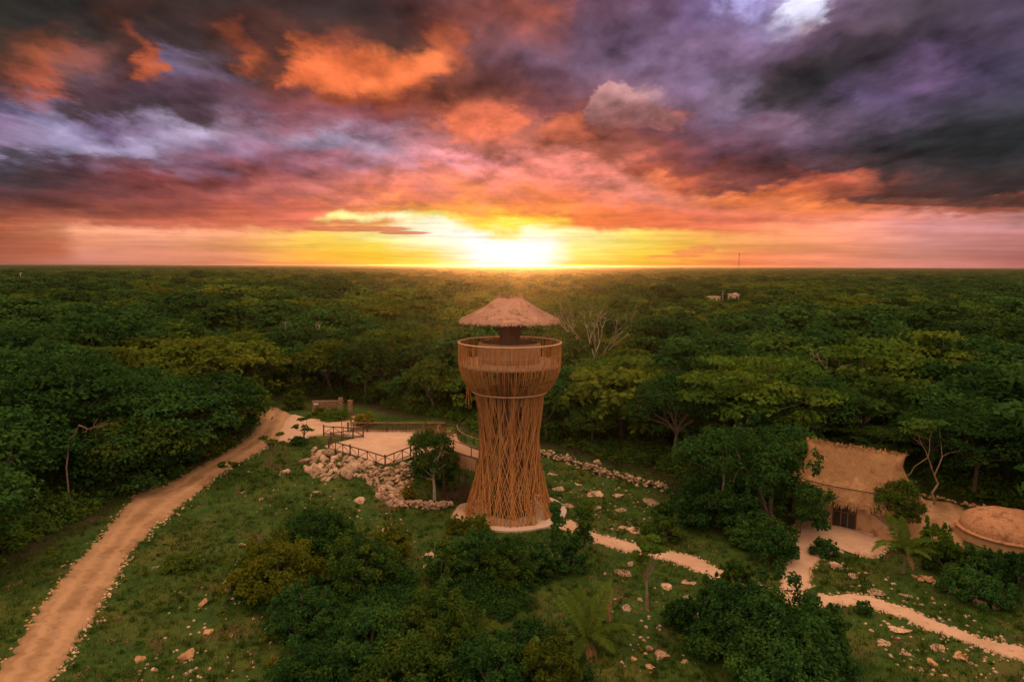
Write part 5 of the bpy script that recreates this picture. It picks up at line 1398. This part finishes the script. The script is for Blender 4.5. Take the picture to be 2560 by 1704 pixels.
# ------------------------------------------------------------------ grass and weeds
def strip_poly(L, R): return np.concatenate([L, R[::-1]])
PATHS = [strip_poly(rdL, rdR), strip_poly(plL, plR), strip_poly(ptL, ptR), strip_poly(hcL, hcR), strip_poly(ydL, ydR), DECK]
def off_paths(x, y, m=0.1):
    ok = np.ones(len(x), bool)
    for P in PATHS: ok &= poly_sd(P[::4] if len(P) > 60 else P, x, y) > m
    ok &= (x - TX) ** 2 + (y - TY) ** 2 > 5.2 ** 2
    ok &= (np.abs((x - hc.x) * hu.x + (y - hc.y) * hu.y) > 5.2) | (np.abs((x - hc.x) * hv.x + (y - hc.y) * hv.y) > 2.9)
    ok &= (x - DOME_C.x) ** 2 + (y - DOME_C.y) ** 2 > 4.2 ** 2
    return ok
def grass():
    rng = np.random.default_rng(4)
    n = 90000; y = 30 + 60 * rng.random(n) ** .8; x = (rng.random(n) * 2 - 1) * (y * .78 + 3)
    ok = (poly_sd(CLEAR, x, y) < 1.5) & off_paths(x, y, -.05)
    f = np.sin(x * .45 + 1) * np.sin(y * .5) + .6 * np.sin(x * 1.3 + y * .9) + rng.normal(size=n) * .7
    ok &= f > -.55
    ok &= ((x + 5.4) ** 2 / 7.5 + (y - 67.4) ** 2 / 18.0) > .9
    x = x[ok]; y = y[ok]; f = f[ok]; z = H(x, y); n = len(x); B = 5
    X = np.repeat(np.stack([x, y, z], 1), B, 0); m = n * B
    X[:, :2] += rng.normal(size=(m, 2)) * .10
    a = rng.random(m) * 6.283; h = rng.uniform(.06, .26, m) * np.repeat(np.clip(1 + f * .35, .6, 2), B); w = rng.uniform(.012, .03, m)
    tx = np.stack([np.cos(a), np.sin(a), 0 * a], 1); ln = np.stack([-np.sin(a), np.cos(a), 0 * a], 1) * (h * rng.uniform(.2, .9, m))[:, None]
    V = np.stack([X - tx * w[:, None], X + tx * w[:, None], X + ln + np.array([0, 0, 1]) * h[:, None]], 1).reshape(-1, 3)
    V[0::3, 2] -= .02; V[1::3, 2] -= .02
    t = rng.random(m); yv = np.clip(np.repeat(rng.random(n) ** 2, B) * .9, 0, 1)
    T = np.repeat(np.stack([t, yv, 0 * t], 1), 3, 0).astype(np.float32)
    me = mesh_from('grass', V, np.arange(m * 3).reshape(-1, 3), M['grass'], False, T)
    tag(obj('grass', me), 'short rough grass growing over the clearing', None, None, 'stuff')
grass()
def weeds(name, n, mat, label, seed, size, hmax, thr):
    rng = np.random.default_rng(seed)
    y = 31 + 55 * rng.random(n); x = (rng.random(n) * 2 - 1) * (y * .78 + 2)
    g_ = np.sin(x * .33 + seed) * np.sin(y * .41 + seed * 2) + rng.normal(size=n) * .35
    ok = (poly_sd(CLEAR, x, y) < 3.5) & off_paths(x, y, .25) & (g_ > thr); x = x[ok]; y = y[ok]; n = len(x); z = H(x, y)
    k = 34; R = rng.uniform(.12, .42, n); P = np.repeat(np.stack([x, y, z], 1), k, 0); d = rng.normal(size=(n * k, 3)); d /= np.linalg.norm(d, axis=1)[:, None]; d[:, 2] = np.abs(d[:, 2])
    C = P + d * (np.repeat(R, k) * rng.uniform(.4, 1, n * k))[:, None] * np.array([1, 1, hmax])
    V, F = leaf_cloud(C, d * .5 + np.array([0, 0, .7]) + rng.normal(size=C.shape) * .4, size * rng.uniform(.6, 1.3, n * k), rng)
    t = rng.random(n * k); yy = np.repeat(rng.random(n) ** 3, k)
    me = mesh_from(name, V, F, M[mat], False, np.repeat(np.stack([t, yy, 0 * t], 1), 4, 0).astype(np.float32))
    tag(obj(name, me), label, None, None, 'stuff')
weeds('low_weeds', 3200, 'leaf_forest', 'low leafy weeds spotting the grass', 7, .075, 1.0, .1)
weeds('leafy_herbs', 900, 'leaf_bright', 'taller bright green herbs standing in clumps on the clearing', 12, .10, 1.6, .30)
weeds('dry_weeds', 900, 'leaf_dry', 'dry tan seed heads and withered weeds in the grass', 9, .05, .8, .25)

def undergrowth():
    rng = np.random.default_rng(31)
    y = 36 + 142 * rng.random(30000) ** 1.15; x = (rng.random(30000) * 2 - 1) * (y * .80 + 8)
    sd = poly_sd(CLEAR, x, y); ok = (sd > .9) & (sd < 30) & (rng.random(30000) < np.where(sd < 8, .95, .28)); x = x[ok]; y = y[ok]; sd = sd[ok]
    ok = off_paths(x, y, .5); x = x[ok][:5200]; y = y[ok][:5200]; sd = sd[ok][:5200]; n = len(x); z = H(x, y)
    k = 52; R = rng.uniform(.6, 1.5, n) * np.clip(.45 + sd * .14, .45, 1); hm = rng.uniform(.9, 2.1, n)
    d = rng.normal(size=(n * k, 3)); d /= np.linalg.norm(d, axis=1)[:, None]; d[:, 2] = np.abs(d[:, 2])
    sc = np.stack([np.ones(n), np.ones(n), hm], 1)
    C = np.repeat(np.stack([x, y, z], 1), k, 0) + d * (np.repeat(R, k) * rng.uniform(.35, 1, n * k))[:, None] * np.repeat(sc, k, 0)
    V, F = leaf_cloud(C, d * .5 + np.array([0, 0, .6]) + rng.normal(size=C.shape) * .5, .20 * rng.uniform(.6, 1.3, n * k), rng)
    t = np.clip(np.repeat(rng.random(n), k) * .5 + rng.random(n * k) * .5, 0, 1); yy = np.repeat(rng.random(n) ** 3, k) * .8
    me = mesh_from('undergrowth', V, F, M['leaf_forest'], False, np.repeat(np.stack([t, yy, 0 * t], 1), 4, 0).astype(np.float32))
    tag(obj('undergrowth', me), 'tangled green undergrowth filling the forest edge', None, None, 'stuff')
undergrowth()

def thicket():
    rng = np.random.default_rng(77)
    PX = [(560, 1460), (640, 1370), (740, 1300), (820, 1290), (900, 1350), (1000, 1400), (1060, 1480), (1180, 1360), (1340, 1350), (1380, 1440), (1300, 1540), (1420, 1600), (1500, 1720), (1500, 1800), (640, 1800), (700, 1600)]
    PW = [tuple(atz(a, b, 0).xy) for a, b in PX]; a = np.array(PW); n = 9000
    x = rng.uniform(a[:, 0].min(), a[:, 0].max(), n); y = rng.uniform(a[:, 1].min(), a[:, 1].max(), n)
    ok = (poly_sd(a, x, y) < 0) & off_paths(x, y, .4) & ((np.sin(x * .9) * np.sin(y * .8 + 1) + rng.normal(size=n) * .5) > -.35); x = x[ok][:1500]; y = y[ok][:1500]; n = len(x); z = H(x, y)
    k = 60; R = rng.uniform(.3, .85, n); d = rng.normal(size=(n * k, 3)); d /= np.linalg.norm(d, axis=1)[:, None]; d[:, 2] = np.abs(d[:, 2])
    C = np.repeat(np.stack([x, y, z], 1), k, 0) + d * (np.repeat(R, k) * rng.uniform(.3, 1, n * k))[:, None] * np.array([1, 1, 1.15])
    V, F = leaf_cloud(C, d * .5 + np.array([0, 0, .6]) + rng.normal(size=C.shape) * .5, .105 * rng.uniform(.6, 1.3, n * k), rng)
    t = np.clip(np.repeat(rng.random(n), k) * .5 + rng.random(n * k) * .5, 0, 1); yy = np.repeat(rng.random(n) ** 3, k) * .7
    me = mesh_from('thicket', V, F, M['leaf_dark'], False, np.repeat(np.stack([t, yy, 0 * t], 1), 4, 0).astype(np.float32))
    tag(obj('thicket', me), 'low dark thicket filling the ground between the foreground bushes', None, None, 'stuff')
thicket()

def tall_grass():
    rng = np.random.default_rng(15); n = 5200; y = 31 + 52 * rng.random(n); x = (rng.random(n) * 2 - 1) * (y * .78 + 2)
    f = np.sin(x * .27 + 2) * np.sin(y * .31) + .5 * np.sin(x * .9 - y * .7) + rng.normal(size=n) * .4
    ok = (poly_sd(CLEAR, x, y) < 2.5) & off_paths(x, y, .15) & (f > .25); x = x[ok]; y = y[ok]; n = len(x); z = H(x, y); B = 16
    X = np.repeat(np.stack([x, y, z], 1), B, 0); m = n * B; X[:, :2] += rng.normal(size=(m, 2)) * .09
    a = rng.random(m) * 6.283; h = rng.uniform(.22, .62, m) * np.repeat(rng.uniform(.6, 1.2, n), B); w = rng.uniform(.012, .024, m)
    tx = np.stack([np.cos(a), np.sin(a), 0 * a], 1); ln = np.stack([-np.sin(a), np.cos(a), 0 * a], 1) * (h * rng.uniform(.2, .8, m))[:, None]
    V = np.stack([X - tx * w[:, None], X + tx * w[:, None], X + ln + np.array([0, 0, 1]) * h[:, None]], 1).reshape(-1, 3)
    T = np.repeat(np.stack([rng.random(m), np.repeat(rng.random(n), B), np.zeros(m)], 1), 3, 0).astype(np.float32)
    tag(obj('tall_grass', mesh_from('tall_grass', V, np.arange(m * 3).reshape(-1, 3), M['grass'], False, T)), 'taller tufts of rank grass in patches', None, None, 'stuff')
tall_grass()
# ------------------------------------------------------------------ forest
STY = ['broad', 'layer', 'round', 'broad', 'broad', 'broad', 'layer', 'round']
LOOK = ['broad mid green', 'flat topped feathery', 'dense rounded dark', 'spreading light green', 'low olive', 'tall broad deep green', 'wide feathery yellow green', 'small rounded green']
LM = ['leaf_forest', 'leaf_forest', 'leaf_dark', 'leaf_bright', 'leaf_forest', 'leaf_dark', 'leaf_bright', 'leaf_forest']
HH = [8.2, 8.4, 7.8, 7.6, 7.0, 9.6, 8.6, 6.4]
RR = [4.8, 5.4, 4.2, 4.6, 4.8, 5.2, 5.8, 3.5]
NEAR = []; MIDL = []; FAR = []
for k in range(8):
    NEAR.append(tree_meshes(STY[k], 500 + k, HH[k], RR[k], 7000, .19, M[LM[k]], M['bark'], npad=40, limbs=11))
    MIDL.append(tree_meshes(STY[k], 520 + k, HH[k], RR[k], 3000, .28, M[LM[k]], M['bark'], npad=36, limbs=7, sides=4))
BUILD = [  # distant buildings: px, py of the roof, forward distance, size
 (260, 757, 268), (85, 765, 250), (1782, 741, 330), (1832, 733, 345)]
BW = []
for px, py, y in BUILD:
    q = aty(px, py, y); BW.append((q.x, q.y))
def lattice(y0, y1, sp, rng, jit=.42):
    P = []
    y = y0; r = 0
    while y < y1:
        hw = .80 * y + 14; x = -hw + (sp / 2 if r % 2 else 0)
        while x < hw: P.append((x + rng.uniform(-jit, jit) * sp, y + rng.uniform(-jit, jit) * sp)); x += sp
        y += sp * .87; r += 1
    return np.array(P)
def build_forest():
    rng = np.random.default_rng(21)
    P = lattice(26, 720, 6.3, rng)
    sd = poly_sd(CLEAR, P[:, 0], P[:, 1])
    ok = (sd > 1.6) & (P[:, 1] > 37)
    for bx, by in BW:
        ok &= ~((np.abs(P[:, 0] - bx * P[:, 1] / by) < 9) & (P[:, 1] > by - 26) & (P[:, 1] < by + 9))
    ok &= ~((P[:, 0] > 9.0) & (P[:, 0] < 20) & (P[:, 1] > 112) & (P[:, 1] < 127))       # open side of the bare limbed tree
    ok &= off_paths(P[:, 0], P[:, 1], 1.5)
    P = P[ok]; sd = sd[ok]
    # big dark trees crowding the left edge of the road
    E = resample(chaikin([(p.x, p.y) for p in [at(*q) for q in ((318, 1234), (409, 1208), (457, 1180), (529, 1141), (600, 1104), (640, 1062))]]), 9)
    tn = np.gradient(E, axis=0); E = E + np.stack([-tn[:, 1], tn[:, 0]], 1) / np.linalg.norm(tn, axis=1)[:, None] * 2.4
    P = P[np.min(np.hypot(P[:, 0][:, None] - E[:, 0], P[:, 1][:, None] - E[:, 1]), axis=1) > 3.2]; NE = len(E)
    P = np.concatenate([E, P]); sd = poly_sd(CLEAR, P[:, 0], P[:, 1]); sd[:NE] = 9
    dist = np.hypot(P[:, 0], P[:, 1]); vis = np.abs(P[:, 0]) < .79 * P[:, 1] + 3
    order = np.argsort(dist + np.where(vis, 0, 1e5))
    near = order[:298]; rest = order[298:]
    kinds = rng.integers(0, 8, len(P)); scl = np.clip(rng.normal(1.0, .22, len(P)), .55, 1.6)
    for bx, by in BW:                                       # low regrowth in front of the far buildings
        w = (np.abs(P[:, 0] - bx * P[:, 1] / by) < 8) & (P[:, 1] > by - 105) & (P[:, 1] < by + 4)
        scl = np.where(w, np.minimum(scl, .80 if bx < 0 else .88), scl)
    scl[:NE] = rng.uniform(.98, 1.2, NE)
    # patches of one kind
    pk = (np.sin(P[:, 0] * .035 + 2) + np.sin(P[:, 1] * .03 + 1) + rng.normal(size=len(P)) * .6)
    kinds = np.where(pk > 1.1, 3 + 3 * (rng.random(len(P)) > .5).astype(int), np.where(pk < -1.1, 2 + 3 * (rng.random(len(P)) > .5).astype(int), kinds))
    side = ((P[:, 0] < -20) & (P[:, 1] < 78)) | ((np.abs(P[:, 0]) > .56 * P[:, 1]) & (rng.random(len(P)) < .6))   # darker leaf kinds put on the flanks to stand for shade there
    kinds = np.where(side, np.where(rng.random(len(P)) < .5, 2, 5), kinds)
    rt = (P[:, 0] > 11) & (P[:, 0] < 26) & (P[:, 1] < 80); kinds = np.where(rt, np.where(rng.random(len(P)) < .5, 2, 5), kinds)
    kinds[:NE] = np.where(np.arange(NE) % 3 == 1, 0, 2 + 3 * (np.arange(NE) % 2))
    SEC = [(-200, 'at the far left edge'), (140, 'left of the dirt road bend'), (300, 'above the lower dirt road'), (440, 'above the middle of the dirt road'), (560, 'above the upper dirt road'), (640, 'beyond the head of the dirt road'), (710, 'behind the round bright bush'), (790, 'behind the gate wall'), (870, 'behind the gate pillars'), (960, 'behind the left palisade'), (1060, 'behind the right palisade'), (1150, 'left behind the tower'), (1240, 'right behind the tower'), (1350, 'just right of the tower'), (1450, 'behind the start of the tumbled wall'), (1550, 'behind the middle of the tumbled wall'), (1640, 'behind the end of the tumbled wall'), (1740, 'behind the dark bushy tree'), (1850, 'behind the big round tree'), (1960, 'behind the hut ridge left end'), (2070, 'behind the hut ridge middle'), (2180, 'behind the hut ridge right end'), (2280, 'behind the bare crooked tree'), (2380, 'behind the yard stones'), (2480, 'beyond the dome'), (2580, 'at the far right edge')]
    ORD = ['first', 'second', 'third', 'fourth', 'fifth', 'sixth', 'seventh', 'eighth', 'ninth', 'tenth', 'eleventh', 'twelfth', 'thirteenth', 'fourteenth', 'fifteenth', 'sixteenth', 'seventeenth', 'eighteenth', 'nineteenth', 'twentieth', 'twenty first', 'twenty second', 'twenty third', 'twenty fourth', 'twenty fifth'] + ['twenty ' + w for w in ('sixth', 'seventh', 'eighth', 'ninth')] + ['thirtieth'] + ['thirty ' + w for w in ('first', 'second', 'third', 'fourth', 'fifth', 'sixth', 'seventh', 'eighth', 'ninth')]
    seen = {}
    for i in near:
        x, y = P[i]; z = float(H(x, y)); k = int(kinds[i]); d = dist[i]
        px = 1280 + FPX * x / (y * .994 + (CAMH - 6) * .11)
        sec = max((j for j, s in enumerate(SEC) if s[0] <= px), default=0)
        seen[sec] = seen.get(sec, 0) + 1
        lab = '%s tree %s, %s from the clearing' % (LOOK[k], SEC[sec][1], ORD[min(38, seen[sec] - 1)])
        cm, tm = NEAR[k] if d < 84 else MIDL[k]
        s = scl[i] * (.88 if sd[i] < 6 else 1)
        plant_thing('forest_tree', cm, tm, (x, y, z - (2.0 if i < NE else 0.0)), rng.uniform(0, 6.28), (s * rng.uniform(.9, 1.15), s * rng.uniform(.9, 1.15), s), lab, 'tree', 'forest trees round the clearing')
    # the far wood: one mass of instanced crowns
    srcs = []
    for k in range(8):
        cm, tm = tree_meshes(STY[k], 560 + k, HH[k], RR[k], 1300, .44, M[LM[k]], M['bark'], npad=26, limbs=4, sides=3)
        i = rest[k]; x, y = P[i]
        e = plant_thing('forest_tree', cm, tm, (x, y, float(H(x, y))), 0, 1, LOOK[k] + ' tree standing deep in the forest behind the others, the only one of its look at that depth', 'tree', 'forest trees round the clearing')
        e['label'] = LOOK[k] + ' tree deep in the forest beyond the numbered rows'
        srcs.append(e.children[0])
    rest = rest[8:]
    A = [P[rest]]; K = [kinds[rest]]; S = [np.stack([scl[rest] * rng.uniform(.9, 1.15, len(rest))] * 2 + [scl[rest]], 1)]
    for y0, y1, sp, s, fz in ((720, 2400, 14.5, 2.35, 1.0), (2400, 9600, 46, 7.0, .9)):
        Q = lattice(y0, y1, sp, rng); n = len(Q)
        Q = Q[np.abs(Q[:, 0]) < .80 * Q[:, 1]]; n = len(Q)
        b = rng.uniform(.8, 1.15, n) * s
        A.append(Q); K.append(rng.integers(0, 8, n)); S.append(np.stack([b, b, np.full(n, fz) * rng.uniform(.85, 1.15, n) ** 1.5], 1))
    A = np.concatenate(A); K = np.concatenate(K); S = np.concatenate(S); n = len(A)
    me = bpy.data.meshes.new('distant_forest'); me.vertices.add(n)
    me.vertices.foreach_set('co', np.stack([A[:, 0], A[:, 1], H(A[:, 0], A[:, 1])], 1).astype(np.float32).ravel())
    a = me.attributes.new('kind_index', 'INT', 'POINT'); a.data.foreach_set('value', K.astype(np.int32))
    a = me.attributes.new('grow', 'FLOAT_VECTOR', 'POINT'); a.data.foreach_set('vector', S.astype(np.float32).ravel())
    a = me.attributes.new('turn', 'FLOAT_VECTOR', 'POINT'); R = np.zeros((n, 3), np.float32); R[:, 2] = rng.random(n) * 6.283; a.data.foreach_set('vector', R.ravel())
    o = tag(obj('distant_forest', me), 'endless tropical forest canopy reaching to the flat horizon', None, None, 'stuff')
    ng = bpy.data.node_groups.new('scatter_trees', 'GeometryNodeTree')
    ng.interface.new_socket('Geometry', in_out='INPUT', socket_type='NodeSocketGeometry'); ng.interface.new_socket('Geometry', in_out='OUTPUT', socket_type='NodeSocketGeometry')
    N = ng.nodes; L = ng.links
    gi = N.new('NodeGroupInput'); go = N.new('NodeGroupOutput'); ip = N.new('GeometryNodeInstanceOnPoints'); jn = N.new('GeometryNodeJoinGeometry')
    L.new(gi.outputs[0], ip.inputs['Points'])
    for s in reversed(srcs):
        oi = N.new('GeometryNodeObjectInfo'); oi.inputs['Object'].default_value = s; oi.inputs['As Instance'].default_value = True; oi.transform_space = 'ORIGINAL'
        L.new(oi.outputs['Geometry'], jn.inputs[0])
    L.new(jn.outputs[0], ip.inputs['Instance']); ip.inputs['Pick Instance'].default_value = True
    def attr(nm, t, sock):
        q = N.new('GeometryNodeInputNamedAttribute'); q.data_type = t; q.inputs[0].default_value = nm
        L.new(q.outputs[0], sock)
    attr('kind_index', 'INT', ip.inputs['Instance Index']); attr('grow', 'FLOAT_VECTOR', ip.inputs['Scale']); attr('turn', 'FLOAT_VECTOR', ip.inputs['Rotation'])
    L.new(ip.outputs[0], go.inputs[0])
    md = o.modifiers.new('scatter', 'NODES'); md.node_group = ng
build_forest()

# ------------------------------------------------------------------ far buildings and masts
def far_house(label, px, py, y, w, d, h, mat, pieces, rz=0.0, name='far_building'):
    q = aty(px, py, y); g0 = float(H(q.x, q.y)); top = q.z
    T = empty(name, (q.x, q.y, g0), label, 'building', rz)
    t = top - g0
    mb = MB(); mb.box((0, 0, t / 2), (w, d, t)); mb.build('wall', M[mat], T)
    mb = MB(); mb.box((0, 0, t + .12), (w + .5, d + .5, .25)); mb.build('roof_slab', M[mat], T)
    for x, z, ww, hh in pieces:
        mb = MB(); mb.box((x, -d / 2 - .02, t - z), (ww, .10, hh)); mb.build('window', M['glass'], T)
    return T, t
T, t = far_house('long low white building showing over the canopy far left', 258, 758, 268, 10.6, 5.0, 0, 'white', [(-3.5, 1.3, 1.0, .9), (0, 1.3, 1.0, .9), (3.5, 1.3, 1.0, .9)], .10)
mb = MB(); mb.box((4.2, 0, t + .55), (1.6, 2.0, .8)); mb.build('roof_room', M['white'], T)
T, t = far_house('small ochre roofed shed at the far left of the canopy', 86, 766, 250, 3.4, 3.0, 0, 'plaster', [(0, 1.2, .8, .8)], -.2, 'far_shed')
T, t = far_house('tiny white hut right of the ochre shed in the canopy', 132, 765, 252, 1.6, 1.6, 0, 'white', [(0, 1.0, .5, .6)], .3, 'far_shed')
T, t = far_house('long low pinkish ruin like building in the canopy at right', 1782, 742, 330, 6.0, 3.6, 0, 'slab', [(-2, 1.2, .8, 1), (.2, 1.2, .8, 1), (2.2, 1.2, .8, 1)], .12)
T, t = far_house('pale house with a raised roof block in the canopy at right', 1834, 736, 345, 4.8, 4.0, 0, 'slab', [(-1.8, 1.4, .9, 1), (1.2, 1.4, .9, 1)], -.1)
mb = MB(); mb.box((.8, 0, t + .45), (1.6, 1.6, .6)); mb.build('roof_room', M['white'], T)
q = aty(1807, 740, 336); T = empty('utility_pole', (q.x, q.y, 0), 'pale utility pole between the two right hand canopy buildings', 'pole')
mb = MB(); mb.tube([(0, 0, 0), (0, 0, q.z + 2.4)], .12, 6); mb.build('pole', M['concrete'], T)
mb = MB(); mb.box((0, 0, q.z + 2.1), (1.4, .1, .12)); mb.build('cross_arm', M['stick_dark'], T)
# radio mast on the horizon
MY = 2600.0; b = aty(1847, 668, MY); tp = aty(1848, 634, MY)
T = empty('radio_mast', (b.x, MY, 0), 'thin red and white radio mast on the right horizon', 'mast')
hgt = tp.z; seg = 8
for k in range(seg):
    z0, z1 = hgt * k / seg, hgt * (k + 1) / seg
    mb = MB(); w = 1.3 - .07 * k
    for i in range(3):
        a = i * 2.094; mb.tube([(w * math.cos(a), w * math.sin(a), z0), (w * math.cos(a), w * math.sin(a), z1)], .22, 4)
        a2 = a + 2.094; mb.tube([(w * math.cos(a), w * math.sin(a), z0), (w * math.cos(a2), w * math.sin(a2), (z0 + z1) / 2), (w * math.cos(a), w * math.sin(a), z1)], .12, 3)
    mb.build('mast_section', M['red'] if k % 2 == 0 else M['metal'], T)
for z, s in ((hgt, 2.6), (hgt * .78, 1.4), (hgt * .50, 1.3)):
    mb = MB(); mb.lathe([(.3, z - s), (s * .7, z - s * .6), (s * .8, z), (.3, z + s * .5)], 10); mb.build('antenna_drum', M['metal'], T)
q = aty(52, 700, 420); T = empty('utility_pole', (q.x, q.y, 0), 'lone pale pole standing in the canopy at the far left horizon', 'pole')
mb = MB(); mb.tube([(0, 0, 0), (0, 0, q.z + 4.5)], .16, 6); mb.build('pole', M['white'], T)
mb = MB(); mb.box((.3, 0, q.z + 4.2), (1.2, .5, .4)); mb.build('lamp_head', M['white'], T)

# ------------------------------------------------------------------ haze
def build_haze():
    X, Y0, Y1, Z0, Z1 = 9900, -9900, 9900, -4.6, 24.5
    mb = MB(); mb.box((0, 0, (Z0 + Z1) / 2), (2 * X, Y1 - Y0, Z1 - Z0))
    m, g = new_mat('haze')
    v = g.new('ShaderNodeVolumePrincipled')
    v.inputs['Color'].default_value = (0.92, 0.90, 0.88, 1); v.inputs['Density'].default_value = 0.00006; v.inputs['Anisotropy'].default_value = 0.88
    o = g.new('ShaderNodeOutputMaterial'); g.L.new(v.outputs[0], o.inputs['Volume'])
    tag(mb.build('haze', m), 'thin warm evening haze over the forest', None, None, 'stuff')
build_haze()
